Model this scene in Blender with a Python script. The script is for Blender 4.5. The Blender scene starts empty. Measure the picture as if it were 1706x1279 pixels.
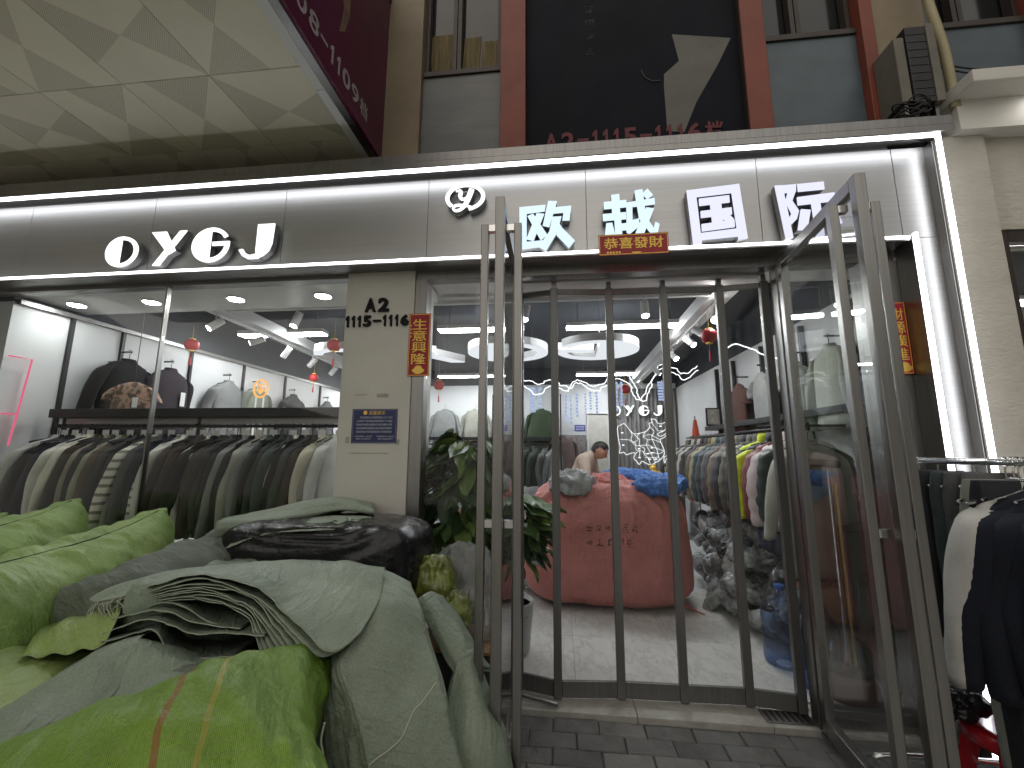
import bpy, math, random
import numpy as np
from mathutils import Vector, Matrix, Euler
random.seed(11)
rng = np.random.default_rng(11)
sc = bpy.context.scene
col = sc.collection
R = math.radians
PI = math.pi

# ------------------------------------------------------------------ camera
CAM = Vector((0.0, -2.68, 1.5))
yaw, pitch, roll = R(6.34), R(9.02), R(0.30)
fw = Vector((-math.sin(yaw)*math.cos(pitch), math.cos(yaw)*math.cos(pitch), math.sin(pitch)))
rt = Vector((math.cos(yaw), math.sin(yaw), 0.0))
up = rt.cross(fw)
rt2 = rt*math.cos(roll) + up*math.sin(roll)
up2 = up*math.cos(roll) - rt*math.sin(roll)
cd = bpy.data.cameras.new('camera')
cam = bpy.data.objects.new('camera', cd)
col.objects.link(cam)
m4 = Matrix((rt2, up2, -fw)).transposed().to_4x4()
m4.translation = CAM
cam.matrix_world = m4
cd.sensor_width = 36.0
cd.lens = 36.0*700.0/1706.0
cd.clip_start = 0.02
cd.clip_end = 400
sc.camera = cam

# ------------------------------------------------------------------ night sky, city glow
world = bpy.data.worlds.new('World')
sc.world = world
world.use_nodes = True
wn = world.node_tree
wn.nodes.clear()
sky = wn.nodes.new('ShaderNodeTexSky')
sky.sky_type = 'NISHITA'
sky.sun_disc = False
sky.sun_elevation = R(50)
sky.sun_rotation = R(195)
sky.dust_density = 6.0
bg = wn.nodes.new('ShaderNodeBackground')
bg.inputs['Strength'].default_value = 0.006
wo = wn.nodes.new('ShaderNodeOutputWorld')
wn.links.new(sky.outputs[0], bg.inputs[0])
wn.links.new(bg.outputs[0], wo.inputs[0])

# one very soft, weak lamp: the glow of the street behind the photographer
sd = bpy.data.lights.new('street_glow', 'SUN')
sd.energy = 0.9
sd.angle = R(95)
sd.color = (1.0, 0.955, 0.87)
so = bpy.data.objects.new('street_glow', sd)
col.objects.link(so)
d = Vector((math.sin(R(15))*1.0, math.cos(R(15)), -math.tan(R(50))))
so.rotation_euler = d.to_track_quat('-Z', 'Y').to_euler()

vs = sc.view_settings
vs.view_transform = 'Standard'
vs.look = 'None'
vs.exposure = 0.75
vs.gamma = 1.0
vs.use_curve_mapping = False
sc.cycles.use_denoising = True
sc.cycles.max_bounces = 7
sc.cycles.use_adaptive_sampling = True
sc.cycles.adaptive_threshold = 0.03
sc.cycles.transparent_max_bounces = 24
sc.cycles.diffuse_bounces = 3
sc.cycles.glossy_bounces = 4
sc.cycles.sample_clamp_indirect = 4.0
sc.cycles.caustics_reflective = False
sc.cycles.caustics_refractive = False

# ------------------------------------------------------------------ materials
def nt(name):
    m = bpy.data.materials.new(name)
    m.use_nodes = True
    n = m.node_tree
    n.nodes.clear()
    out = n.nodes.new('ShaderNodeOutputMaterial')
    return m, n, out

def lk(n, a, b): n.links.new(a, b)

def noise(n, scale, detail=4, rough=.55, vec=None, mscale=None):
    tc = n.nodes.new('ShaderNodeTexCoord')
    src = tc.outputs['Object']
    if mscale:
        mp = n.nodes.new('ShaderNodeMapping')
        mp.inputs['Scale'].default_value = mscale
        lk(n, src, mp.inputs[0]); src = mp.outputs[0]
    t = n.nodes.new('ShaderNodeTexNoise')
    t.inputs['Scale'].default_value = scale
    t.inputs['Detail'].default_value = detail
    t.inputs['Roughness'].default_value = rough
    lk(n, src, t.inputs['Vector'])
    return t.outputs['Fac']

def ramp(n, fac, stops):
    r = n.nodes.new('ShaderNodeValToRGB')
    e = r.color_ramp.elements
    while len(e) < len(stops): e.new(0.5)
    for k, (p, c) in enumerate(stops):
        e[k].position = p
        e[k].color = (*c, 1) if len(c) == 3 else c
    lk(n, fac, r.inputs[0])
    return r.outputs[0]

def math_n(n, op, a, b=None):
    t = n.nodes.new('ShaderNodeMath'); t.operation = op
    for k, v in enumerate((a, b)):
        if v is None: continue
        if isinstance(v, (int, float)): t.inputs[k].default_value = v
        else: lk(n, v, t.inputs[k])
    return t.outputs[0]

def mixc(n, fac, a, b):
    t = n.nodes.new('ShaderNodeMix'); t.data_type = 'RGBA'
    if isinstance(fac, (int, float)): t.inputs[0].default_value = fac
    else: lk(n, fac, t.inputs[0])
    for k, v in ((6, a), (7, b)):
        if isinstance(v, tuple): t.inputs[k].default_value = (*v[:3], 1)
        else: lk(n, v, t.inputs[k])
    return t.outputs[2]

def sc3(c, k): return tuple(max(0, min(1, v*k)) for v in c[:3])

def mat(name, c, rough=.6, metal=0., var=.15, scale=6., bump=0., bscale=60., spec=.5, mscale=None, rvar=.1, coat=0., sheen=0.):
    m, n, out = nt(name)
    p = n.nodes.new('ShaderNodeBsdfPrincipled')
    f = noise(n, scale, 5, .6, mscale=mscale)
    cc = ramp(n, f, [(.25, sc3(c, 1-var)), (.75, sc3(c, 1+var))])
    lk(n, cc, p.inputs['Base Color'])
    p.inputs['Metallic'].default_value = metal
    p.inputs['Specular IOR Level'].default_value = spec
    p.inputs['Coat Weight'].default_value = coat
    p.inputs['Sheen Weight'].default_value = sheen
    rr = n.nodes.new('ShaderNodeMapRange')
    rr.inputs['To Min'].default_value = max(.02, rough-rvar)
    rr.inputs['To Max'].default_value = min(1, rough+rvar)
    f2 = noise(n, scale*2.3, 3, .6, mscale=mscale)
    lk(n, f2, rr.inputs[0])
    lk(n, rr.outputs[0], p.inputs['Roughness'])
    if bump:
        b = n.nodes.new('ShaderNodeBump')
        b.inputs['Strength'].default_value = bump
        b.inputs['Distance'].default_value = .01
        lk(n, noise(n, bscale, 5, .6, mscale=mscale), b.inputs['Height'])
        lk(n, b.outputs[0], p.inputs['Normal'])
    lk(n, p.outputs[0], out.inputs[0])
    return m

def emit(name, c, s):
    m, n, out = nt(name)
    e = n.nodes.new('ShaderNodeEmission')
    e.inputs[0].default_value = (*c, 1)
    e.inputs[1].default_value = s
    lk(n, e.outputs[0], out.inputs[0])
    return m

def glass(name, tint=(.93, .97, .96), rough=.015, ior=1.45, dirt=0.0):
    m, n, out = nt(name)
    tr = n.nodes.new('ShaderNodeBsdfTransparent'); tr.inputs[0].default_value = (*tint, 1)
    gl = n.nodes.new('ShaderNodeBsdfGlossy'); gl.inputs['Roughness'].default_value = rough
    fr = n.nodes.new('ShaderNodeFresnel')
    ge = n.nodes.new('ShaderNodeNewGeometry')
    lk(n, math_n(n, 'ADD', ior, math_n(n, 'MULTIPLY', ge.outputs['Backfacing'], 1/ior-ior)), fr.inputs[0])
    mx = n.nodes.new('ShaderNodeMixShader')
    lk(n, fr.outputs[0], mx.inputs[0]); lk(n, tr.outputs[0], mx.inputs[1]); lk(n, gl.outputs[0], mx.inputs[2])
    res = mx.outputs[0]
    if dirt:
        df = n.nodes.new('ShaderNodeBsdfDiffuse'); df.inputs[0].default_value = (.5, .5, .48, 1)
        m2 = n.nodes.new('ShaderNodeMixShader')
        f = noise(n, 2.2, 6, .65, mscale=(1, 1, .35))
        ff = n.nodes.new('ShaderNodeMapRange')
        ff.inputs[1].default_value = .4; ff.inputs[2].default_value = .8
        ff.inputs[3].default_value = 0; ff.inputs[4].default_value = dirt
        lk(n, f, ff.inputs[0]); lk(n, ff.outputs[0], m2.inputs[0])
        lk(n, res, m2.inputs[1]); lk(n, df.outputs[0], m2.inputs[2]); res = m2.outputs[0]
    lk(n, res, out.inputs[0])
    return m

def film(name, tint=(.85, .87, .88), white=.25, rough=.12):
    """crumpled clear polythene"""
    m, n, out = nt(name)
    tr = n.nodes.new('ShaderNodeBsdfTransparent'); tr.inputs[0].default_value = (*tint, 1)
    p = n.nodes.new('ShaderNodeBsdfPrincipled')
    p.inputs['Base Color'].default_value = (.75, .77, .78, 1)
    p.inputs['Roughness'].default_value = rough
    b = n.nodes.new('ShaderNodeBump'); b.inputs['Strength'].default_value = .8; b.inputs['Distance'].default_value = .02
    lk(n, noise(n, 22, 5, .6), b.inputs['Height']); lk(n, b.outputs[0], p.inputs['Normal'])
    mx = n.nodes.new('ShaderNodeMixShader'); mx.inputs[0].default_value = white
    lk(n, tr.outputs[0], mx.inputs[1]); lk(n, p.outputs[0], mx.inputs[2])
    lk(n, mx.outputs[0], out.inputs[0])
    return m

def woven(name, c, c2=None, rough=.5, pitch_=.0035, var=.22, crease=.35, stripes=None):
    """polypropylene tape weave: two crossed tape directions, creases, slight sheen"""
    m, n, out = nt(name)
    p = n.nodes.new('ShaderNodeBsdfPrincipled')
    tc = n.nodes.new('ShaderNodeTexCoord')
    big = noise(n, 2.6, 6, .62)
    c2 = c2 or sc3(c, .72)
    base = ramp(n, big, [(.28, c2), (.52, c), (.8, sc3(c, 1+var))])
    uv = tc.outputs['UV']
    waves = []
    for rot in (0, PI/2):
        w = n.nodes.new('ShaderNodeTexWave'); w.wave_type = 'BANDS'
        mp = n.nodes.new('ShaderNodeMapping'); mp.inputs['Rotation'].default_value = (0, 0, rot)
        lk(n, uv, mp.inputs[0]); lk(n, mp.outputs[0], w.inputs[0])
        w.inputs['Scale'].default_value = 1/pitch_/PI/2*2
        w.inputs['Distortion'].default_value = .5
        w.inputs['Detail'].default_value = 1
        waves.append(w.outputs['Fac'])
    ch = math_n(n, 'MULTIPLY', waves[0], waves[1])
    fine = noise(n, 420, 2, .7)
    fine2 = noise(n, 130, 3, .7)
    ch2 = math_n(n, 'ADD', math_n(n, 'MULTIPLY', ch, .55), math_n(n, 'ADD', math_n(n, 'MULTIPLY', fine, .5), math_n(n, 'MULTIPLY', fine2, .45)))
    colr = mixc(n, ch2, base, base)
    mul = n.nodes.new('ShaderNodeMix'); mul.data_type = 'RGBA'; mul.blend_type = 'MULTIPLY'
    mul.inputs[0].default_value = 1
    lk(n, base, mul.inputs[6])
    lk(n, ramp(n, ch2, [(.35, (.52, .52, .52)), (.85, (1.30, 1.30, 1.30))]), mul.inputs[7])
    res = mul.outputs[2]
    if stripes:
        sx = n.nodes.new('ShaderNodeSeparateXYZ'); lk(n, uv, sx.inputs[0])
        wob = math_n(n, 'MULTIPLY', math_n(n, 'SUBTRACT', noise(n, 3, 2), .5), .05)
        xx = math_n(n, 'ADD', sx.outputs[0], wob)
        for pos, wid, sc_ in stripes:
            dd = math_n(n, 'ABSOLUTE', math_n(n, 'SUBTRACT', xx, pos))
            f = math_n(n, 'MULTIPLY', math_n(n, 'LESS_THAN', dd, wid), .75)
            res = mixc(n, f, res, sc_)
    lk(n, res, p.inputs['Base Color'])
    p.inputs['Roughness'].default_value = rough
    p.inputs['Specular IOR Level'].default_value = .45
    b = n.nodes.new('ShaderNodeBump'); b.inputs['Strength'].default_value = min(1, crease*1.9); b.inputs['Distance'].default_value = .02
    mpw = n.nodes.new('ShaderNodeMapping'); mpw.inputs['Scale'].default_value = (1, .22, 1)
    lk(n, uv, mpw.inputs[0])
    nw = n.nodes.new('ShaderNodeTexNoise'); nw.inputs['Scale'].default_value = 26; nw.inputs['Detail'].default_value = 4; nw.inputs['Distortion'].default_value = .6
    lk(n, mpw.outputs[0], nw.inputs['Vector'])
    h = math_n(n, 'ADD', noise(n, 9, 6, .62, mscale=(1, .55, 1)), math_n(n, 'ADD', math_n(n, 'MULTIPLY', noise(n, 38, 3, .6), .25), math_n(n, 'MULTIPLY', nw.outputs['Fac'], .8)))
    lk(n, h, b.inputs['Height'])
    b2 = n.nodes.new('ShaderNodeBump'); b2.inputs['Strength'].default_value = .25; b2.inputs['Distance'].default_value = .0015
    lk(n, ch2, b2.inputs['Height']); lk(n, b.outputs[0], b2.inputs['Normal'])
    lk(n, b2.outputs[0], p.inputs['Normal'])
    lk(n, p.outputs[0], out.inputs[0])
    return m

FAB = {}
def fabric(c, rough=.85, kind='cloth'):
    key = (tuple(round(v, 3) for v in c), kind)
    if key not in FAB:
        if kind == 'puffer':
            FAB[key] = mat('puffer_nylon', c, .42, 0, .12, 5, .35, 45, .5, coat=.1)
        elif kind == 'stripe':
            m, n, out = nt('striped_knit')
            p = n.nodes.new('ShaderNodeBsdfPrincipled')
            tc = n.nodes.new('ShaderNodeTexCoord')
            w = n.nodes.new('ShaderNodeTexWave'); w.bands_direction = 'Z'
            w.inputs['Scale'].default_value = 5.5; w.inputs['Distortion'].default_value = 1.2
            lk(n, tc.outputs['Object'], w.inputs[0])
            lk(n, ramp(n, w.outputs['Fac'], [(.62, c), (.78, sc3(c, .3))]), p.inputs['Base Color'])
            p.inputs['Roughness'].default_value = .85
            lk(n, p.outputs[0], out.inputs[0]); FAB[key] = m
        else:
            FAB[key] = mat('garment_cloth', c, rough, 0, .18, 7, .3, 140, .2, sheen=.03)
    return FAB[key]

M = {}
M['steel'] = mat('brushed_steel', (.27, .265, .255), .36, 1, .12, 3, .05, 60, mscale=(30, 30, .8), rvar=.08)
M['steel_dark'] = mat('dark_steel', (.26, .255, .25), .36, 1, .15, 3, .04, 60, mscale=(30, 30, .8))
M['chrome'] = mat('chrome', (.75, .75, .74), .14, 1, .08, 8)
M['fascia'] = mat('satin_fascia_metal', (.48, .478, .47), .40, .85, .07, 2, .03, 90, mscale=(.4, 30, 30), rvar=.06)
M['led'] = emit('led_strip_white', (.93, .95, 1.0), 4.2)
M['cream'] = mat('cream_painted_wall', (.66, .64, .585), .6, 0, .10, 1.7, .12, 30)
M['plaster'] = mat('rough_cream_plaster', (.52, .49, .43), .8, 0, .10, 3, .8, 16, mscale=(1, 1, 2.2))
M['tan'] = mat('tan_stone_cladding', (.27, .215, .14), .6, 0, .22, 2.5, .15, 25)
M['brick_red'] = mat('oxide_red_cladding', (.22, .05, .028), .55, 0, .2, 3, .12, 20)
M['grey_panel'] = mat('grey_metal_panel', (.155, .158, .155), .5, .2, .2, 2, .1, 10, mscale=(1, 1, 4))
M['blue_panel'] = mat('blue_grey_panel', (.085, .112, .128), .45, .1, .25, 2.4, .1, 12)
M['dark_glass'] = mat('dark_window_glass', (.015, .017, .018), .12, 0, .3, 2, 0)
M['dark_frame'] = mat('dark_window_frame', (.05, .038, .032), .5, .2, .2, 4)
M['black'] = mat('black_paint', (.018, .018, .02), .5, 0, .2, 5)
M['black_metal'] = mat('black_metal', (.03, .03, .032), .4, .5, .2, 5)
M['glass'] = glass('window_glass', (.975, .985, .98), dirt=.018)
M['door_glass'] = glass('door_glass', (.95, .965, .96), .02, 1.45, dirt=.04)
M['acrylic'] = glass('folding_gate_acrylic', (.97, .98, .98), .03, 1.22, dirt=.04)
M['white_wall'] = mat('white_interior_wall', (.62, .63, .64), .7, 0, .05, 1.5, .05, 30)
M['dark_ceiling'] = mat('dark_ceiling_paint', (.035, .04, .05), .7, 0, .25, 1.5, .3, 8)
M['white_paint'] = mat('white_paint', (.72, .72, .72), .5, 0, .05, 3)
M['paver'] = mat('grey_paver', (.10, .098, .094), .62, 0, .30, 9, .5, 55)
M['paver_b'] = mat('grey_paver_worn', (.135, .13, .122), .6, 0, .30, 7, .5, 60)
M['paver_c'] = mat('grey_paver_dark', (.075, .074, .073), .6, 0, .30, 8, .5, 50)
M['joint'] = mat('paver_joint_sand', (.045, .043, .04), .9, 0, .3, 30, .4, 90)
M['stone_step'] = mat('threshold_granite', (.34, .33, .30), .45, 0, .22, 14, .1, 60)
M['red_paper'] = mat('red_gold_paper', (.36, .012, .022), .5, 0, .2, 12)
M['gold'] = mat('gold_foil', (.80, .52, .09), .35, .35, .15, 20)
M['rubber'] = mat('black_rubber', (.02, .02, .02), .8)
M['wood'] = mat('dark_wood', (.16, .09, .05), .5, 0, .3, 6, mscale=(1, 8, 8))
M['cardboard'] = mat('cardboard', (.34, .22, .12), .85, 0, .12, 6)
M['skin'] = mat('skin', (.56, .34, .24), .55, 0, .08, 12)
M['hair'] = mat('black_hair', (.012, .01, .009), .45, 0, .3, 40)
M['soil'] = mat('pot_soil', (.05, .035, .025), .9)
# ------------------------------------------------------------------ geometry helpers
OFF = {}          # world position of the root a part belongs to

def tag(o, label=None, cat=None, group=None, kind=None):
    if label: o['label'] = label
    if cat: o['category'] = cat
    if group: o['group'] = group
    if kind: o['kind'] = kind
    return o

def thing(name, label, cat, loc=(0, 0, 0), group=None, rz=0.):
    o = bpy.data.objects.new(name, None)
    o.empty_display_size = .05
    o.location = loc
    o.rotation_euler = (0, 0, rz)
    col.objects.link(o)
    OFF[o.name] = Vector(loc)
    return tag(o, label, cat, group)

def link(name, me, parent=None, materials=None):
    o = bpy.data.objects.new(name, me)
    col.objects.link(o)
    if parent is not None:
        o.parent = parent
        OFF[o.name] = OFF.get(parent.name, Vector((0, 0, 0)))
    else:
        OFF[o.name] = Vector((0, 0, 0))
    if materials:
        if not me.materials:
            for mm in materials: me.materials.append(None)
        for k, mm in enumerate(materials):
            o.material_slots[k].link = 'OBJECT'
            o.material_slots[k].material = mm
    return o

def copy_tree(o, parent=None):
    c = o.copy()
    col.objects.link(c)
    c.parent = parent
    OFF[c.name] = OFF.get(o.name, Vector((0, 0, 0))) if parent is None else OFF.get(parent.name, Vector((0, 0, 0)))
    for ch in list(o.children): copy_tree(ch, c)
    return c

class MB:
    def __init__(s):
        s.v = []; s.f = []; s.uv = None
    def quad(s, a, b, c, d):
        n = len(s.v); s.v += [tuple(a), tuple(b), tuple(c), tuple(d)]; s.f.append((n, n+1, n+2, n+3)); return s
    def box(s, x0, x1, y0, y1, z0, z1):
        n = len(s.v)
        s.v += [(x0, y0, z0), (x1, y0, z0), (x1, y1, z0), (x0, y1, z0), (x0, y0, z1), (x1, y0, z1), (x1, y1, z1), (x0, y1, z1)]
        for f in ((0, 3, 2, 1), (4, 5, 6, 7), (0, 1, 5, 4), (1, 2, 6, 5), (2, 3, 7, 6), (3, 0, 4, 7)):
            s.f.append(tuple(n+i for i in f))
        return s
    def bar(s, p, q, w, h=None, upv=(0, 0, 1)):
        """square tube from p to q"""
        h = h or w
        p, q = Vector(p), Vector(q)
        t = (q-p).normalized(); u = Vector(upv)
        if abs(t.dot(u)) > .95: u = Vector((0, 1, 0))
        a = t.cross(u).normalized(); b = a.cross(t)
        n = len(s.v)
        for c in (p, q):
            for sa, sb in ((-1, -1), (1, -1), (1, 1), (-1, 1)):
                s.v.append(tuple(c+a*sa*w/2+b*sb*h/2))
        s.f += [(n, n+1, n+2, n+3), (n+7, n+6, n+5, n+4)]
        for i in range(4):
            j = (i+1) % 4
            s.f.append((n+i, n+4+i, n+4+j, n+j))
        return s
    def tube(s, pts, r, n=8, closed=False, cap=True):
        pts = [Vector(p) for p in pts]
        rs = r if isinstance(r, (list, tuple)) else [r]*len(pts)
        base = len(s.v); L = len(pts); prev = None
        for i, p in enumerate(pts):
            a = pts[i-1] if (i > 0 or closed) else pts[0]
            b = pts[(i+1) % L] if (i < L-1 or closed) else pts[-1]
            t = (b-a)
            if t.length < 1e-9: t = Vector((0, 0, 1))
            t.normalize()
            if prev is None:
                u = Vector((0, 0, 1)) if abs(t.z) < .9 else Vector((1, 0, 0))
                u = (u-t*u.dot(t)).normalized()
            else:
                u = prev-t*prev.dot(t)
                u = u.normalized() if u.length > 1e-6 else t.orthogonal().normalized()
            prev = u; w = t.cross(u)
            for k in range(n):
                an = 2*PI*k/n
                s.v.append(tuple(p+(u*math.cos(an)+w*math.sin(an))*rs[i]))
        for i in range(L if closed else L-1):
            for k in range(n):
                a = base+i*n+k; b = base+i*n+(k+1) % n
                c = base+((i+1) % L)*n+(k+1) % n; e = base+((i+1) % L)*n+k
                s.f.append((a, b, c, e))
        if cap and not closed:
            s.f.append(tuple(base+k for k in range(n))[::-1])
            s.f.append(tuple(base+(L-1)*n+k for k in range(n)))
        return s
    def lathe(s, prof, n=20, c=(0, 0, 0)):
        base = len(s.v); L = len(prof)
        for r, z in prof:
            for k in range(n):
                a = 2*PI*k/n
                s.v.append((c[0]+r*math.cos(a), c[1]+r*math.sin(a), c[2]+z))
        for i in range(L-1):
            for k in range(n):
                s.f.append((base+i*n+k, base+i*n+(k+1) % n, base+(i+1)*n+(k+1) % n, base+(i+1)*n+k))
        s.f.append(tuple(base+k for k in range(n))[::-1])
        s.f.append(tuple(base+(L-1)*n+k for k in range(n)))
        return s
    def prism(s, poly, y0, y1):
        """polygon in x-z, extruded from y0 (front) to y1"""
        n = len(s.v); L = len(poly)
        ar = sum(poly[i][0]*poly[(i+1) % L][1]-poly[(i+1) % L][0]*poly[i][1] for i in range(L))
        if ar < 0: poly = poly[::-1]
        for (x, z) in poly: s.v.append((x, y0, z))
        for (x, z) in poly: s.v.append((x, y1, z))
        s.f.append(tuple(range(n, n+L)))
        s.f.append(tuple(range(n+2*L-1, n+L-1, -1)))
        for i in range(L):
            j = (i+1) % L
            s.f.append((n+i, n+L+i, n+L+j, n+j))
        return s
    def grid(s, P, cu=False, cv=False):
        P = np.asarray(P); a, b = P.shape[:2]; n = len(s.v)
        s.v += [tuple(map(float, p)) for p in P.reshape(-1, 3)]
        for i in range(a if cu else a-1):
            for j in range(b if cv else b-1):
                s.f.append((n+i*b+j, n+((i+1) % a)*b+j, n+((i+1) % a)*b+(j+1) % b, n+i*b+(j+1) % b))
        return s
    def mesh(s, name, off=Vector((0, 0, 0)), smooth=False):
        me = bpy.data.meshes.new(name)
        me.from_pydata([(v[0]-off[0], v[1]-off[1], v[2]-off[2]) for v in s.v], [], s.f)
        me.update()
        if smooth: me.polygons.foreach_set('use_smooth', [True]*len(me.polygons))
        return me
    def build(s, name, m, parent=None, smooth=False, bevel=0., uvscale=None, subsurf=0, solid=0., label=None):
        off = OFF.get(parent.name, Vector((0, 0, 0))) if parent is not None else Vector((0, 0, 0))
        me = s.mesh(name, off, smooth)
        mats = m if isinstance(m, list) else [m]
        for mm in mats: me.materials.append(mm)
        if s.uv is not None: set_uv(me, s.uv)
        o = link(name, me, parent)
        if solid:
            sm = o.modifiers.new('thickness', 'SOLIDIFY'); sm.thickness = solid; sm.offset = 0
            if len(mats) > 1: sm.material_offset_rim = 1
        if bevel:
            b = o.modifiers.new('edge', 'BEVEL'); b.width = bevel; b.segments = 2; b.limit_method = 'ANGLE'
        if subsurf:
            b = o.modifiers.new('smooth', 'SUBSURF'); b.levels = subsurf; b.render_levels = subsurf
        if label: o['label'] = label
        return o

def set_uv(me, uvs):
    """uvs: one pair per vertex"""
    l = me.uv_layers.new(name='UVMap')
    idx = np.empty(len(me.loops), dtype=np.int32)
    me.loops.foreach_get('vertex_index', idx)
    a = np.asarray(uvs, dtype=np.float32)[idx]
    l.data.foreach_set('uv', a.ravel())

def recalc(me):
    import bmesh
    b = bmesh.new(); b.from_mesh(me)
    bmesh.ops.recalc_face_normals(b, faces=b.faces)
    b.to_mesh(me); b.free()

# ---- value noise in numpy
def vnoise(P, seed=0):
    P = np.asarray(P, dtype=np.float64)
    i = np.floor(P).astype(np.int64); f = P-i
    f = f*f*(3-2*f)
    def h(ix, iy, iz):
        n = (ix*374761393+iy*668265263+iz*2147483647+seed*974711) & 0xffffffff
        n = ((n ^ (n >> 13))*1274126177) & 0xffffffff
        n = (n ^ (n >> 16)) & 0xffff
        return n/65535.0
    r = 0
    for dx in (0, 1):
        wx = f[..., 0] if dx else 1-f[..., 0]
        for dy in (0, 1):
            wy = f[..., 1] if dy else 1-f[..., 1]
            for dz in (0, 1):
                wz = f[..., 2] if dz else 1-f[..., 2]
                r = r+wx*wy*wz*h(i[..., 0]+dx, i[..., 1]+dy, i[..., 2]+dz)
    return r*2-1

def fbm(P, scale, octs=4, seed=0, ridge=False):
    r = 0; a = 1.; t = 0
    for k in range(octs):
        v = vnoise(np.asarray(P)*scale*2**k+17.3*k, seed+k)
        if ridge: v = 1-2*np.abs(v)
        r = r+a*v; t += a; a *= .5
    return r/t

def grid_normals(P):
    du = np.gradient(P, axis=0); dv = np.gradient(P, axis=1)
    n = np.cross(du, dv)
    return n/(np.linalg.norm(n, axis=-1, keepdims=True)+1e-9)

def cr(C, n):
    """Catmull-Rom through the control rows of C (k, ...) -> n samples"""
    C = np.asarray(C, dtype=float); k = len(C)
    E = np.concatenate([2*C[:1]-C[1:2], C, 2*C[-1:]-C[-2:-1]])
    out = []
    for t in np.linspace(0, k-1, n):
        i = min(int(t), k-2); u = t-i
        a, b, c, d = E[i], E[i+1], E[i+2], E[i+3]
        out.append(.5*((2*b)+(c-a)*u+(2*a-5*b+4*c-d)*u*u+(3*b-a-3*c+d)*u**3))
    return np.array(out)

def patch(net, nu, nv):
    A = cr(np.array(net), nu)                       # rows
    return np.swapaxes(cr(np.swapaxes(A, 0, 1), nv), 0, 1)

def grid_uv(P):
    du = np.concatenate([np.zeros((1, P.shape[1])), np.cumsum(np.linalg.norm(np.diff(P, axis=0), axis=-1), axis=0)])
    dv = np.concatenate([np.zeros((P.shape[0], 1)), np.cumsum(np.linalg.norm(np.diff(P, axis=1), axis=-1), axis=1)], axis=1)
    return np.stack([dv, du], -1).reshape(-1, 2)

def sheet(name, net, m, parent, nu=40, nv=60, wr=.006, ws=7., seed=0, thick=.003, shift=(0, 0, 0), ed=.004):
    P = patch(net, nu, nv)+np.array(shift)
    N = grid_normals(P)
    w = fbm(P, ws, 4, seed, True)*wr+fbm(P, ws*.35, 2, seed+9)*wr*1.6
    P = P+N*w[..., None]
    # frayed, uneven free edge (last row)
    P[-1] += np.stack([fbm(P[-1], 30, 2, seed+3)*ed, fbm(P[-1], 30, 2, seed+4)*ed, fbm(P[-1], 30, 2, seed+5)*ed], -1)
    mb = MB().grid(P); mb.uv = grid_uv(P)
    return mb.build(name, m, parent, smooth=True, solid=thick)

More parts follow.
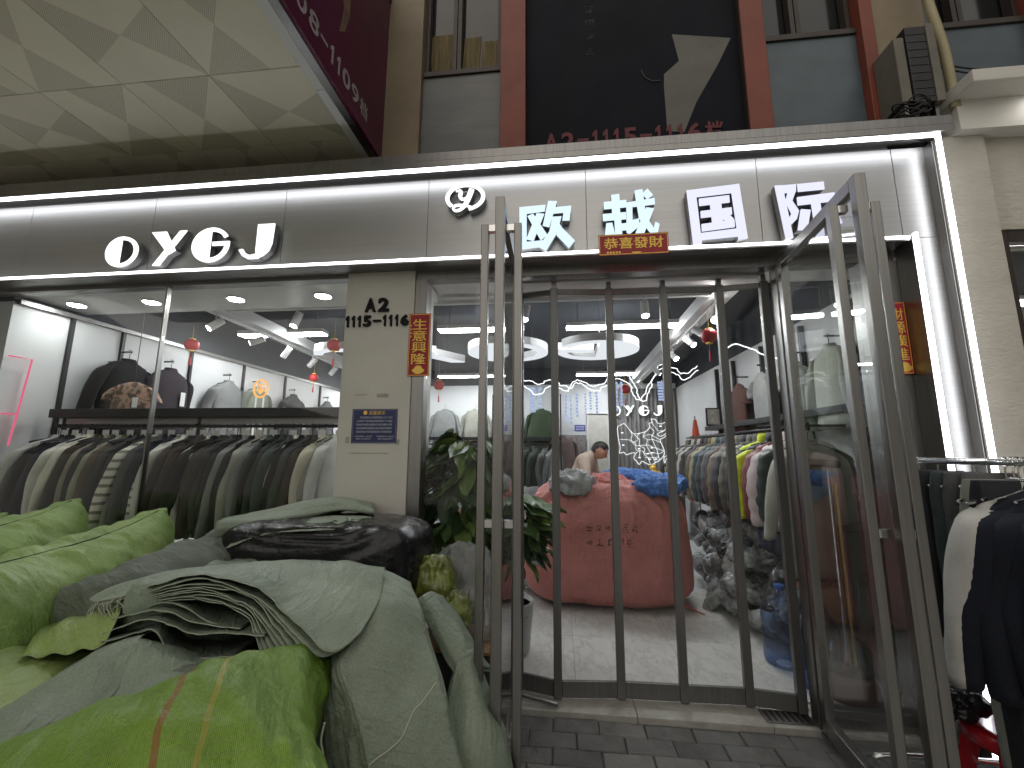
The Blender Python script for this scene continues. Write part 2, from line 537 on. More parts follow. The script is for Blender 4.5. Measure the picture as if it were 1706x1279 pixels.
# ---- inflated woven bag: position-based cloth
def sim_bag(L, Wd, nx, ny, press, steps=110, iters=9, seed=0, floor=-9., grav=2.2, squash=None, pucker=.86):
    r = np.random.default_rng(seed)
    gx, gy = np.meshgrid(np.linspace(-L/2, L/2, nx), np.linspace(-Wd/2, Wd/2, ny), indexing='ij')
    top = np.stack([gx, gy, np.full_like(gx, .012)], -1).reshape(-1, 3)
    idt = np.arange(nx*ny).reshape(nx, ny)
    idb = idt.copy(); inner = np.zeros((nx, ny), bool); inner[1:-1, 1:-1] = True
    idb[inner] = nx*ny+np.arange(inner.sum())
    bot = top[inner.ravel()].copy(); bot[:, 2] = -.012
    X = np.concatenate([top, bot]); X[:, 2] += r.normal(0, .004, len(X))
    uv = X[:, :2].copy()
    F = []; E = set()
    for ids, flip in ((idt, False), (idb, True)):
        a, b, c, e = ids[:-1, :-1].ravel(), ids[1:, :-1].ravel(), ids[1:, 1:].ravel(), ids[:-1, 1:].ravel()
        q = np.stack([a, b, c, e], 1)
        F.append(q[:, ::-1] if flip else q)
        for u, v in ((ids[:-1], ids[1:]), (ids[:, :-1], ids[:, 1:]), (ids[:-1, :-1], ids[1:, 1:]), (ids[1:, :-1], ids[:-1, 1:])):
            for i, j in zip(u.ravel(), v.ravel()): E.add((min(i, j), max(i, j)))
    F = np.concatenate(F); E = np.array(sorted(E))
    # greedy edge colouring into disjoint batches
    used = [set() for _ in range(len(X))]; cl = np.zeros(len(E), int)
    for k, (i, j) in enumerate(E):
        c = 0
        while c in used[i] or c in used[j]: c += 1
        used[i].add(c); used[j].add(c); cl[k] = c
    rest = np.linalg.norm((X[E[:, 0]]-X[E[:, 1]])[:, :2], axis=1)
    bd = np.zeros(len(X), bool); bd[idt[0]] = bd[idt[-1]] = True; bd[idt[:, 0]] = bd[idt[:, -1]] = True
    rest = np.where(bd[E[:, 0]] & bd[E[:, 1]], rest*pucker, rest)
    rest *= 1+r.normal(0, .035, len(rest))
    B = [(E[cl == c, 0], E[cl == c, 1], rest[cl == c]) for c in range(cl.max()+1)]
    Vv = np.zeros_like(X); dt = 1/45.
    for s in range(steps):
        p = X[F]
        n = .5*np.cross(p[:, 2]-p[:, 0], p[:, 3]-p[:, 1])
        acc = np.zeros_like(X)
        for k in range(4):
            for ax in range(3):
                acc[:, ax] += np.bincount(F[:, k], n[:, ax], len(X))
        pr = press*min(1, s/30)
        Vv = (Vv+dt*(acc*pr/(L*Wd/len(X))*.25+np.array([0, 0, -grav])))*.93
        sp = np.linalg.norm(Vv, axis=1, keepdims=True); Vv *= np.minimum(1, 3/(sp+1e-9))
        Y = X+dt*Vv
        for it in range(iters):
            for i, j, l in B:
                dl = Y[j]-Y[i]; q = np.linalg.norm(dl, axis=1)+1e-9
                k = (q-l)/q*.5; k = np.where(k < 0, k*.25, k)
                dl *= k[:, None]
                Y[i] += dl; Y[j] -= dl
            fl = Y[:, 2] < floor; Y[fl, 2] = floor
            if squash is not None: Y[:, 2] = np.minimum(Y[:, 2], squash)
        Vv = (Y-X)/dt; X = Y
    return X, F, uv

def crease(X, F, uv, amp, seed):
    """pull creases: fine along the seam, long across it, strongest near the edges"""
    p = X[F]; fn = np.cross(p[:, 2]-p[:, 0], p[:, 3]-p[:, 1])
    N = np.zeros_like(X)
    for k in range(4):
        for ax in range(3): N[:, ax] += np.bincount(F[:, k], fn[:, ax], len(X))
    N /= np.linalg.norm(N, axis=1, keepdims=True)+1e-9
    Q = np.stack([uv[:, 0]*1.0, uv[:, 1]*.22, np.sign(X[:, 2])*3.1], -1)
    e = np.abs(uv[:, 1])/np.abs(uv[:, 1]).max()
    h = fbm(Q, 9, 2, seed, True)*(.35+.65*e)+fbm(np.stack([uv[:, 0]+uv[:, 1]*.8, uv[:, 1]*.3-uv[:, 0]*.2, Q[:, 2]], -1), 7, 2, seed+5, True)*.6
    inner = np.clip((1-e)*12, 0, 1)
    return X+N*(h*amp*inner)[:, None]

def mesh_np(name, X, F, uv=None, smooth=True):
    me = bpy.data.meshes.new(name)
    me.from_pydata([tuple(map(float, v)) for v in X], [], [tuple(map(int, f)) for f in F])
    me.update()
    if smooth: me.polygons.foreach_set('use_smooth', [True]*len(me.polygons))
    if uv is not None: set_uv(me, uv)
    return me

# ---- superellipsoid body with creases
def pillow(a, b, c, e1=.5, e2=.5, nu=40, nv=64, wr=.01, ws=6, seed=0, ridge=True, drop=0., stretch=(1, 1, 1)):
    u = np.linspace(-PI/2, PI/2, nu)[:, None]; v = np.linspace(-PI, PI, nv, endpoint=False)[None]
    sp = lambda x, e: np.sign(x)*np.abs(x)**e
    P = np.stack([a*sp(np.cos(u), e1)*sp(np.cos(v), e2), b*sp(np.cos(u), e1)*sp(np.sin(v), e2), c*sp(np.sin(u), e1)*np.ones_like(v)], -1)
    Nn = P/np.array([a*a, b*b, c*c]); Nn /= np.linalg.norm(Nn, axis=-1, keepdims=True)+1e-9
    w = fbm(P*np.array(stretch), ws, 4, seed, ridge)*wr+fbm(P, ws*.3, 2, seed+5)*wr*1.5
    P = P+Nn*w[..., None]
    return P

def pillow_mesh(name, P, uvs=True):
    mb = MB().grid(P, cv=True)
    me = mb.mesh(name, smooth=True)
    if uvs:
        nu, nv = P.shape[:2]
        g = np.linalg.norm(P.reshape(-1, 3)[:, :2], axis=1)
        ang = np.arctan2(P[..., 1], P[..., 0]).ravel()
        set_uv(me, np.stack([ang*.4, P[..., 2].ravel()], -1))
    return me

# ---- lettering
TXT = {}
def text_mesh(s, size, extrude=.002, bold=.0, shear=0., spacing=1., align='CENTER'):
    key = (s, size, extrude, bold, shear, spacing, align)
    if key in TXT: return TXT[key]
    c = bpy.data.curves.new('lettering', 'FONT')
    c.body = s; c.size = size; c.extrude = extrude; c.offset = bold; c.shear = shear
    c.space_character = spacing
    c.align_x = align; c.align_y = 'CENTER'; c.resolution_u = 3
    o = bpy.data.objects.new('lettering', c); col.objects.link(o)
    bpy.context.view_layer.update()
    dg = bpy.context.evaluated_depsgraph_get()
    me = bpy.data.meshes.new_from_object(o.evaluated_get(dg))
    me.materials.clear()
    bpy.data.objects.remove(o); bpy.data.curves.remove(c)
    TXT[key] = me
    return me

def smudge_strokes(n, seed):
    """worn, unreadable brush marks: n cells of short bars in a strip 0..n by 0..1"""
    r = np.random.default_rng(seed); mb = MB()
    for c in range(n):
        for k in range(7):
            if k % 2: x = c+r.uniform(.12, .85); z0, z1 = sorted(r.uniform(.05, .95, 2)); q = (x-.03, x+.03, z0, z1)
            else: z = r.uniform(.1, .9); x0, x1 = sorted(c+r.uniform(.08, .92, 2)); q = (x0, x1, z-.035, z+.035)
            m_ = 6
            for j in range(m_):
                if r.random() < .2: continue
                f0, f1 = j/m_, (j+1)/m_
                if k % 2: mb.quad((q[0], q[2]+(q[3]-q[2])*f0, 0), (q[1], q[2]+(q[3]-q[2])*f0, 0), (q[1], q[2]+(q[3]-q[2])*f1, 0), (q[0], q[2]+(q[3]-q[2])*f1, 0))
                else: mb.quad((q[0]+(q[1]-q[0])*f0, q[2], 0), (q[0]+(q[1]-q[0])*f1, q[2], 0), (q[0]+(q[1]-q[0])*f1, q[3], 0), (q[0]+(q[1]-q[0])*f0, q[3], 0))
    return mb

def text_chars(name, s, m, parent, start, step, size, rot=(PI/2, 0, 0), axis=0, **kw):
    """one part per character, set out along x (axis 0) or y (axis 1)"""
    p = Vector(start)
    off = OFF.get(parent.name, Vector((0, 0, 0)))
    for ch, w in zip(s, step):
        q = p.copy(); q[axis] += w/2
        if ch == '1':
            mb = MB().prism([((u-.42)*w*.8, (v-.5)*size) for u, v in ((.34, 0), (.66, 0), (.66, 1), (.44, 1), (.08, .80), (.08, .60), (.34, .72))], 0, kw.get('extrude', .002)*2)
            a = rot[2]
            mb.v = [(q.x+v[0]*math.cos(a)+v[1]*math.sin(a), q.y+v[0]*math.sin(a)-v[1]*math.cos(a)*-1-kw.get('extrude', .002)*math.cos(a), q.z+v[2]) for v in mb.v]
            mb.build(name, m, parent)
            p[axis] += w
            continue
        text_part(name, ch, .1, m, parent, q, rot, fit=(w*(.42 if ch == '1' else .82), size if ch != '–' else size*.16), **kw)
        p[axis] += w

def text_part(name, s, size, m, parent, loc, rot=(PI/2, 0, 0), fit=None, **kw):
    """lettering facing -y unless turned; fit=(w,h) scales to that size"""
    me = text_mesh(s, size, **kw).copy()
    if fit:
        co = np.empty(len(me.vertices)*3); me.vertices.foreach_get('co', co); co = co.reshape(-1, 3)
        lo, hi = co.min(0), co.max(0)
        co[:, 0] = (co[:, 0]-(lo[0]+hi[0])/2)*fit[0]/(hi[0]-lo[0])
        co[:, 1] = (co[:, 1]-(lo[1]+hi[1])/2)*fit[1]/(hi[1]-lo[1])
        me.vertices.foreach_set('co', co.ravel()); me.update()
    me.materials.append(m)
    o = link(name, me, parent)
    off = OFF.get(parent.name, Vector((0, 0, 0))) if parent is not None else Vector((0, 0, 0))
    o.location = Vector(loc)-off
    o.rotation_euler = rot
    return o
# ------------------------------------------------------------------ ground and paving
def ground_mat():
    m, n, out = nt('paved_ground')
    p = n.nodes.new('ShaderNodeBsdfPrincipled')
    tc = n.nodes.new('ShaderNodeTexCoord')
    b = n.nodes.new('ShaderNodeTexBrick')
    b.inputs['Scale'].default_value = 1.0
    b.inputs['Brick Width'].default_value = .25; b.inputs['Row Height'].default_value = .125
    b.inputs['Mortar Size'].default_value = .004
    b.inputs['Color1'].default_value = (.38, .37, .34, 1); b.inputs['Color2'].default_value = (.45, .44, .41, 1)  # pale tone chosen so the unseen ground bounces light up to the soffit
    b.inputs['Mortar'].default_value = (.12, .12, .11, 1)
    lk(n, tc.outputs['Object'], b.inputs[0])
    lk(n, b.outputs[0], p.inputs['Base Color'])
    p.inputs['Roughness'].default_value = .65
    bp = n.nodes.new('ShaderNodeBump'); bp.inputs['Strength'].default_value = .4; bp.inputs['Distance'].default_value = .01
    lk(n, noise(n, 40, 4), bp.inputs['Height']); lk(n, bp.outputs[0], p.inputs['Normal'])
    lk(n, p.outputs[0], out.inputs[0])
    return m

g = MB().quad((-150, -150, -.012), (150, -150, -.012), (150, 150, -.012), (-150, 150, -.012)).build('ground', ground_mat())
tag(g, kind='structure')
pave = MB().quad((-.80, -1.20, -.008), (2.45, -1.20, -.008), (2.45, -.002, -.008), (-.80, -.002, -.008)).build('pavement', M['joint'])
tag(pave, kind='structure')
pm = []
for k in range(4):
    w, dd = .25, .125
    j = [random.uniform(-.002, .002) for _ in range(8)]
    b = MB().box(.002, w-.003, .002, dd-.003, -.05, .0)
    me = b.mesh('paver'); me.materials.append(None); pm.append(me)
row = 0
y = -.125
while y > -1.2:
    x = -.80+(-.125 if row % 2 else 0)
    while x < 2.42:
        if x > -.81:
            o = link('paver', random.choice(pm), pave, [random.choice([M['paver'], M['paver'], M['paver_b'], M['paver_c']])])
            o.location = (x+random.uniform(-.001, .001), y, random.uniform(-.003, .003))
            o.rotation_euler = (random.uniform(-.012, .012), random.uniform(-.01, .01), random.uniform(-.004, .004))
            bv = o.modifiers.new('edge', 'BEVEL'); bv.width = .005; bv.segments = 1
        x += .25
    y -= .125; row += 1

# ------------------------------------------------------------------ shop shell
def struct(name, mb, m, **kw):
    return tag(mb.build(name, m, **kw), kind='structure')

XL, XR, YB = -4.35, 2.35, 6.0
M['floor_bed'] = mat('tile_grout', (.30, .30, .29), .8)
def marble():
    m, n, out = nt('grey_marble_tile')
    p = n.nodes.new('ShaderNodeBsdfPrincipled')
    f = noise(n, 1.6, 8, .68)
    f2 = noise(n, 5.5, 5, .6, mscale=(1, .4, 1))
    c = ramp(n, f, [(.30, (.48, .48, .47)), (.5, (.60, .60, .58)), (.72, (.70, .70, .67))])
    v = ramp(n, f2, [(.47, (1, 1, 1)), (.5, (.80, .80, .79)), (.53, (1, 1, 1))])
    mu = n.nodes.new('ShaderNodeMix'); mu.data_type = 'RGBA'; mu.blend_type = 'MULTIPLY'; mu.inputs[0].default_value = 1
    lk(n, c, mu.inputs[6]); lk(n, v, mu.inputs[7]); lk(n, mu.outputs[2], p.inputs['Base Color'])
    p.inputs['Roughness'].default_value = .45
    lk(n, p.outputs[0], out.inputs[0])
    return m
M['marble'] = marble()
fl = struct('shop_floor', MB().box(XL, XR, .25, YB, -.1, .034), M['floor_bed'])
tw = .74
tme = MB().box(.0015, tw-.0015, .0015, tw-.0015, -.01, .006).mesh('floor_tile'); tme.materials.append(None)
x = XL
while x < XR-.2:
    y = .25
    while y < YB-.2:
        o = link('floor_tile', tme, fl, [M['marble']])
        o.location = (x, y, .0345)
        o.scale = (min(1, (XR-x)/tw), min(1, (YB-y)/tw), 1)
        y += tw
    x += tw
# step in front of the gate
st = struct('threshold_step', MB().box(-.97, 2.07, .19, .249, -.06, .030), M['stone_step'])
for x0, x1 in ((-.97, -.30), (-.297, .42), (.423, 1.14), (1.143, 2.07)):
    MB().box(x0, x1, .0, .188, -.06, .030+random.uniform(-.001, .001)).build('step_slab', M['stone_step'], st, bevel=.004)
pl = thing('floor_drain', 'small dark metal drain plate set in the stone threshold', 'drain', (1.25, .09, .031))
MB().box(1.12, 1.38, .03, .15, .0305, .036).build('plate', M['steel_dark'], pl, bevel=.002)
for k in range(7): MB().box(1.14+k*.033, 1.155+k*.033, .045, .135, .036, .0375).build('slot', M['black'], pl)

struct('wall_back', MB().box(XL, XR, YB, YB+.15, 0, 3.2), M['white_wall'])
struct('wall_left', MB().box(XL-.15, XL, .1, YB, 0, 2.67), M['white_wall'])
struct('wall_left_upper', MB().box(XL-.15, XL-.005, .1, YB, 2.67, 3.2), M['dark_ceiling'])
struct('wall_right', MB().box(XR, XR+.05, .1, YB, 0, 2.76), M['white_wall'])
struct('wall_right_upper', MB().box(XR+.005, XR+.05, .1, YB, 2.76, 3.2), M['dark_ceiling'])
struct('wall_back_upper', MB().box(XL, XR, YB-.012, YB-.002, 2.86, 3.2), M['dark_ceiling'])
struct('ceiling', MB().box(XL-.15, XR+.05, .05, YB+.15, 3.2, 3.3), M['dark_ceiling'])
struct('bulkhead_window', MB().box(XL, -1.0, .10, .62, 2.725, 3.2), M['white_paint'])
struct('bulkhead_door', MB().box(-.99, XR, .30, .62, 2.80, 3.2), M['white_paint'])

# ------------------------------------------------------------------ steel framing of the shopfront
bld = thing('shopfront_frame', 'brushed steel frame around the shop window and the glass doorway', 'shopfront', (0, 0, 0))
MB().box(-4.6, -.97, .0, .09, 2.700, 2.745).build('header_rail', M['steel'], bld, bevel=.003)
MB().box(-.969, 2.065, .0, .09, 2.665, 2.745).build('header_rail', M['steel'], bld, bevel=.003)
MB().box(-4.6, 2.065, .003, .05, 2.745, 2.80).build('header_cover', M['steel_dark'], bld)
MB().box(-.968, -.885, -.015, .09, .0, 2.663).build('jamb', M['steel'], bld, bevel=.003)
MB().box(-.345, -.285, .0, .08, .03, 2.663).build('jamb', M['steel'], bld, bevel=.003)
MB().box(1.375, 1.435, .0, .08, .03, 2.663).build('jamb', M['steel'], bld, bevel=.003)
MB().box(1.86, 1.935, -.035, .09, .0, 2.663).build('jamb', M['steel'], bld, bevel=.003)
MB().box(1.937, 2.065, -.02, .09, .0, 2.663).build('jamb', M['steel'], bld, bevel=.003)
MB().box(-.883, -.347, .02, .07, .031, .12).build('bottom_rail', M['steel_dark'], bld, bevel=.002)
MB().box(1.437, 1.858, .02, .07, .031, .12).build('bottom_rail', M['steel_dark'], bld, bevel=.002)
MB().box(-4.6, -1.464, .0, .12, .0, .35).build('plinth', M['steel_dark'], bld)
MB().box(-2.912, -2.900, .018, .052, .351, 2.699).build('glazing_joint', M['steel'], bld)
MB().box(-4.30, -1.464, .01, .06, .351, .40).build('bottom_rail', M['steel_dark'], bld)
for x0, x1 in ((-4.60, -2.913), (-2.899, -1.464)):
    MB().box(x0, x1, .028, .040, .402, 2.699).build('window_pane', M['glass'], bld)
MB().box(-.884, -.346, .038, .048, .121, 2.664).build('sidelight_pane', M['glass'], bld)
MB().box(1.436, 1.859, .038, .048, .121, 2.664).build('sidelight_pane', M['glass'], bld)

pil = thing('entrance_pillar', 'cream painted pillar between the shop window and the doorway', 'pillar', (-1.216, .2, 0))
MB().box(-1.462, -.970, -.02, .42, 0, 2.745).build('shaft', M['cream'], pil, bevel=.006)
# scuffs of torn tape round the notice
M['tape'] = mat('old_tape', (.42, .39, .32), .5, 0, .25, 18)
for x0, x1, z0, z1 in ((-1.40, -1.375, 1.545, 1.585), (-1.055, -1.03, 1.535, 1.57), (-1.35, -1.27, 1.86, 1.868), (-1.20, -1.12, 1.845, 1.87), (-1.37, -1.10, 1.475, 1.482)):
    MB().box(x0, x1, -.0212, -.0202, z0, z1).build('tape_scrap', M['tape'], pil)

# ------------------------------------------------------------------ sign fascia
fs = thing('sign_fascia', 'long brushed metal sign fascia outlined by white light strips', 'sign board', (0, -.1, 2.75))
seams = [-5.6, -5.08, -4.025, -2.967, -1.927, -.873, .197, 1.269, 2.058]
for a, b in zip(seams[:-1], seams[1:]):
    MB().box(a+.0015, b-.0015, -.10, -.085, 2.775, 3.352).build('panel', M['fascia'], fs, bevel=.001)
MB().box(2.0605, 2.255, -.10, -.085, 2.765, 3.352).build('panel', M['fascia'], fs, bevel=.001)
MB().box(2.085, 2.255, -.10, -.085, 0.02, 2.762).build('panel', M['fascia'], fs, bevel=.001)
MB().box(-5.6, 2.055, -.083, -.02, 2.74, 3.4).build('backing', M['steel_dark'], fs)
MB().box(-5.6, 2.285, -.26, .02, 3.375, 3.435).build('top_lip', M['steel_dark'], fs, bevel=.003)
MB().box(-5.6, 2.285, -.262, -.252, 3.336, 3.374).build('lip_return', M['steel'], fs)  # return made deeper to keep the strip's light off the soffit
MB().box(2.262, 2.285, -.125, .02, .0, 3.373).build('end_cheek', M['steel'], fs)
MB().box(2.061, 2.078, -.155, -.022, .02, 2.735).build('inner_cheek', M['steel'], fs)
MB().box(-5.6, 2.055, -.145, -.002, 2.727, 2.738).build('soffit_plate', M['steel'], fs)
MB().box(-5.6, 2.05, -.1265, -.1225, 2.739, 2.764).build('strip_light_baffle', M['steel_dark'], fs)  # thin baffles added here and below to hold strip light off the panels
MB().box(2.0785, 2.0808, -.146, -.101, .05, 2.764).build('strip_light_baffle', M['steel_dark'], fs)
MB().box(2.2432, 2.2455, -.158, -.101, .05, 3.345).build('strip_light_baffle', M['steel_dark'], fs)
MB().box(-5.6, 2.262, -.200, -.178, 3.357, 3.373).build('light_strip', M['led'], fs)
MB().box(-5.6, 2.056, -.150, -.128, 2.7395, 2.755).build('light_strip', M['led'], fs)
MB().box(2.247, 2.2615, -.200, -.178, .05, 3.352).build('light_strip', M['led'], fs)
MB().box(2.060, 2.0765, -.178, -.157, .05, 2.760).build('light_strip', M['led'], fs)

# ------------------------------------------------------------------ sign letters (faces, returns)
M['letter_face'] = emit('lit_acrylic_white', (.97, .99, 1.0), 1.0)
M['letter_blue'] = emit('lit_acrylic_cool', (.72, .88, 1.0), .68)
M['letter_lilac'] = emit('lit_acrylic_lilac', (.79, .80, 1.0), .66)
M['letter_side'] = mat('letter_return_metal', (.30, .30, .29), .4, .7)

def arc(cx, cz, rx, rz, a0, a1, n=18):
    return [(cx+rx*math.cos(R(a0+(a1-a0)*k/n)), cz+rz*math.sin(R(a0+(a1-a0)*k/n))) for k in range(n+1)]
def LET(ch):
    """strokes in a unit box, art-deco half-filled capitals"""
    if ch == 'O':
        s = [arc(.5, .5, .5, .5, 90, 270)+[(.47, 0.0), (.47, 1.0)]]
        s = [arc(.47, .5, .47, .5, 90, 270)]
        o_, i_ = arc(.47, .5, .53, .5, 90, -90), arc(.47, .5, .40, .39, -90, 90)
        s.append(o_+i_)
        return s
    if ch == 'Y':
        return [[(0, 1), (.42, 1), (.74, .42), (.55, .30)], [(.80, 1), (1, 1), (.34, 0), (.14, 0)]]
    if ch == 'G':
        o_, i_ = arc(.5, .5, .5, .5, 90, 28), arc(.5, .5, .39, .39, 28, 90)
        o2, i2 = arc(.5, .5, .5, .5, -90, 2), arc(.5, .5, .38, .38, 2, -90)
        return [arc(.5, .5, .5, .5, 90, 270), o_+i_, o2+i2, [(.55, .58), (1.0, .58), (1.0, .47), (.55, .47)]]
    if ch == 'J':
        return [[(.50, 1), (1, 1), (.97, .42), (.90, .22), (.75, .08), (.55, .0), (.5, .25)], [(.62, .0), (.3, .0), (.12, .10), (0, .28), (.12, .30), (.22, .17), (.35, .11), (.5, .14), (.60, .14)]]

def norm(strokes, w, h):
    return [[((x)/w, 1-(y)/h) for x, y in s] for s in strokes]
def px(strokes, x0, y0, x1, y1):
    return [[((x-x0)/(x1-x0), 1-(y-y0)/(y1-y0)) for x, y in s] for s in strokes]
CJ = {}
CJ['ou'] = px([[(590, 235), (775, 228), (770, 274), (590, 287)], [(590, 240), (642, 240), (642, 520), (592, 522)], [(592, 485), (775, 476), (770, 520), (592, 532)],
    [(712, 285), (766, 292), (690, 477), (640, 463)], [(648, 302), (688, 288), (786, 440), (740, 476)],
    [(795, 203), (856, 210), (800, 387), (755, 374)], [(835, 252), (955, 247), (951, 288), (826, 292)], [(906, 250), (954, 250), (942, 347), (892, 345)],
    [(823, 318), (886, 318), (852, 432), (778, 548), (725, 522), (800, 420)], [(862, 352), (890, 400), (975, 490), (934, 538), (850, 445)]], 588, 202, 976, 548)
CJ['yue'] = px([[(1150, 220), (1312, 214), (1312, 260), (1150, 266)], [(1206, 177), (1264, 174), (1266, 318), (1208, 318)], [(1140, 298), (1306, 293), (1306, 336), (1142, 341)],
    [(1222, 330), (1270, 330), (1276, 470), (1226, 470)], [(1163, 358), (1206, 356), (1226, 440), (1180, 500), (1142, 486)], [(1262, 366), (1322, 362), (1322, 405), (1264, 407)], [(1175, 448), (1230, 428), (1330, 462), (1535, 462), (1520, 502), (1300, 504)],
    [(1312, 234), (1512, 214), (1513, 252), (1314, 263)], [(1312, 246), (1354, 244), (1350, 348), (1396, 338), (1398, 384), (1326, 432), (1306, 420)],
    [(1374, 160), (1430, 154), (1448, 330), (1496, 404), (1510, 366), (1538, 380), (1520, 446), (1480, 440), (1398, 335)], [(1450, 272), (1506, 281), (1420, 452), (1363, 436)], [(1428, 182), (1465, 153), (1502, 195), (1462, 216)]], 1140, 153, 1538, 506)
CJ['guo'] = px([[(1405, 812), (1650, 797), (1652, 832), (1407, 846)], [(1405, 812), (1447, 810), (1460, 1043), (1420, 1045)], [(1610, 800), (1650, 797), (1668, 1030), (1626, 1033)], [(1418, 1002), (1664, 984), (1666, 1018), (1420, 1030)],
    [(1460, 852), (1600, 844), (1600, 874), (1460, 882)], [(1464, 906), (1606, 897), (1606, 926), (1464, 934)], [(1464, 962), (1614, 950), (1614, 980), (1464, 992)], [(1510, 866), (1560, 864), (1563, 968), (1514, 970)], [(1556, 936), (1584, 918), (1612, 948), (1590, 964)]], 1405, 797, 1668, 1045)
CJ['ji'] = px([[(400, 935), (446, 935), (478, 1202), (434, 1205)], [(440, 937), (526, 934), (521, 972), (442, 977)], [(474, 970), (522, 966), (490, 1024), (452, 1024)], [(452, 1014), (488, 1010), (526, 1070), (508, 1112), (470, 1140), (462, 1108), (482, 1082)],
    [(534, 935), (686, 930), (686, 968), (534, 973)], [(524, 1002), (740, 988), (740, 1030), (524, 1042)], [(602, 1030), (652, 1030), (656, 1200), (610, 1204), (590, 1176), (608, 1170)], [(538, 1064), (592, 1070), (562, 1168), (508, 1166)], [(684, 1060), (726, 1056), (764, 1142), (718, 1152)]], 400, 930, 764, 1205)

def sign_letter(name, label, strokes, x0, x1, z0, z1, y, mface, group, depth=.05, unit='letter'):
    t = thing(name, label, unit, ((x0+x1)/2, y, z0), group)
    a, b = MB(), MB()
    for k, s in enumerate(strokes):
        P = [(x0+u*(x1-x0), z0+v*(z1-z0)) for u, v in s]
        a.prism(P, y-.0005*k, y+.006)
        b.prism(P, y+.0065+.0004*k, y+depth+.0003*k)
    a.build('face', mface, t)
    bo = b.build('return', M['letter_side'], t)
    return t
Y1 = -.165
for ch, x0, x1, z0, z1 in (('O', -3.25, -2.985, 2.787, 3.02), ('Y', -2.895, -2.615, 2.785, 3.04), ('G', -2.565, -2.275, 2.79, 3.05), ('J', -2.20, -1.945, 2.80, 3.055)):
    sign_letter('sign_letter', 'glowing white half-filled capital %s of the shop name on the left part of the fascia' % ch, LET(ch), x0, x1, z0, z1, Y1, M['letter_face'], 'latin sign letters')
for key, nm, x0, x1, z0, z1, mm in (('ou', 'first', -.239, .117, 2.76, 3.102, 'letter_blue'), ('yue', 'second', .295, .640, 2.765, 3.143, 'letter_blue'), ('guo', 'third', .815, 1.153, 2.755, 3.141, 'letter_lilac'), ('ji', 'fourth', 1.335, 1.69, 2.765, 3.121, 'letter_lilac')):
    sign_letter('sign_character', 'big glowing %s character of the four-character shop name above the doorway' % nm, CJ[key], x0, x1, z0, z1, Y1, M[mm], 'chinese sign characters', unit='character')
lg = thing('sign_emblem', 'glowing oval emblem with a script letter y on the fascia', 'emblem', (-.60, Y1, 3.07))
cx, cz = -.60, 3.165
o_, i_ = arc(cx, cz, .135, .098, 250, -70+0, 40), arc(cx, cz, .108, .073, -70, 250, 40)
MB().prism(arc(cx, cz, .135, .098, -78, 222, 44)+arc(cx, cz, .108, .076, 222, -78, 44), Y1, Y1+.006).build('ring_face', M['letter_face'], lg)
MB().prism(arc(cx, cz, .135, .098, -78, 222, 44)+arc(cx, cz, .108, .076, 222, -78, 44), Y1+.0065, Y1+.05).build('ring_return', M['letter_side'], lg)
def ribbon(path, wid, n=26):
    P = cr([(u, v, 0) for u, v in path], n)[:, :2]; Wd = cr([(w_,) for w_ in wid], n)[:, 0]
    T = np.gradient(P, axis=0); T /= np.linalg.norm(T, axis=1, keepdims=True)
    Nn = np.stack([-T[:, 1], T[:, 0]], -1)*Wd[:, None]/2
    return P+Nn, P-Nn
fa, fb = MB(), MB()
for k, (pth, wd) in enumerate((([(-.064, .046), (-.040, .050), (-.030, .040), (-.034, .010), (-.022, -.012), (.004, -.008), (.024, .022)], [.008, .014, .024, .026, .018, .012, .008]),
        ([(.044, .056), (.036, .030), (.020, -.014), (.000, -.056), (-.030, -.088), (-.062, -.094), (-.080, -.080), (-.070, -.062), (-.040, -.056), (.006, -.062), (.052, -.078)], [.034, .034, .032, .026, .018, .014, .013, .013, .013, .012, .009]))):
    L_, R_ = ribbon(pth, wd)
    for i in range(len(L_)-1):
        q4 = [tuple(L_[i]), tuple(L_[i+1]), tuple(R_[i+1]), tuple(R_[i])]
        q4 = [(cx+u, cz+v) for u, v in q4]
        fa.prism(q4, Y1-.001-.0001*i-.003*k, Y1+.006); fb.prism(q4, Y1+.007+.0001*i, Y1+.045+.0001*i)
fa.build('script_face', M['letter_face'], lg)
fb.build('script_return', M['letter_side'], lg)

# ------------------------------------------------------------------ papers and plates on the front
def poster(name, label, cat, x0, x1, z0, z1, y, m, group=None):
    t = thing(name, label, cat, ((x0+x1)/2, y, z0), group)
    return t, MB().box(x0, x1, y-.0015, y, z0, z1).build('sheet', m, t)
def gold_border(t, x0, x1, z0, z1, y, w=.004):
    for a in ((x0+.004, x1-.004, z1-.004-w, z1-.004), (x0+.004, x1-.004, z0+.004, z0+.004+w), (x0+.004, x0+.004+w, z0+.009, z1-.009), (x1-.004-w, x1-.004, z0+.009, z1-.009)):
        MB().box(a[0], a[1], y-.0024, y-.0016, a[2], a[3]).build('gold_border', M['gold'], t)
t0, t = poster('fortune_banner', 'red and gold fortune paper pasted across the light strip over the doorway', 'banner', .262, .684, 2.697, 2.835, -.182, M['red_paper'])
gold_border(t, .262, .684, 2.697, 2.835, -.182)
text_part('gold_lettering', '恭喜發財', .1, M['gold'], t, (.473, -.1845, 2.775), fit=(.36, .075), bold=.0012, extrude=.0006)
for k in range(5): MB().box(.31+k*.018, .322+k*.018, -.1845, -.1838, 2.709, 2.721).build('gold_mark', M['gold'], t)
MB().prism(arc(.49, 2.715, .03, .010, 180, 360, 8), -.1845, -.1838).build('gold_ingot', M['gold'], t)
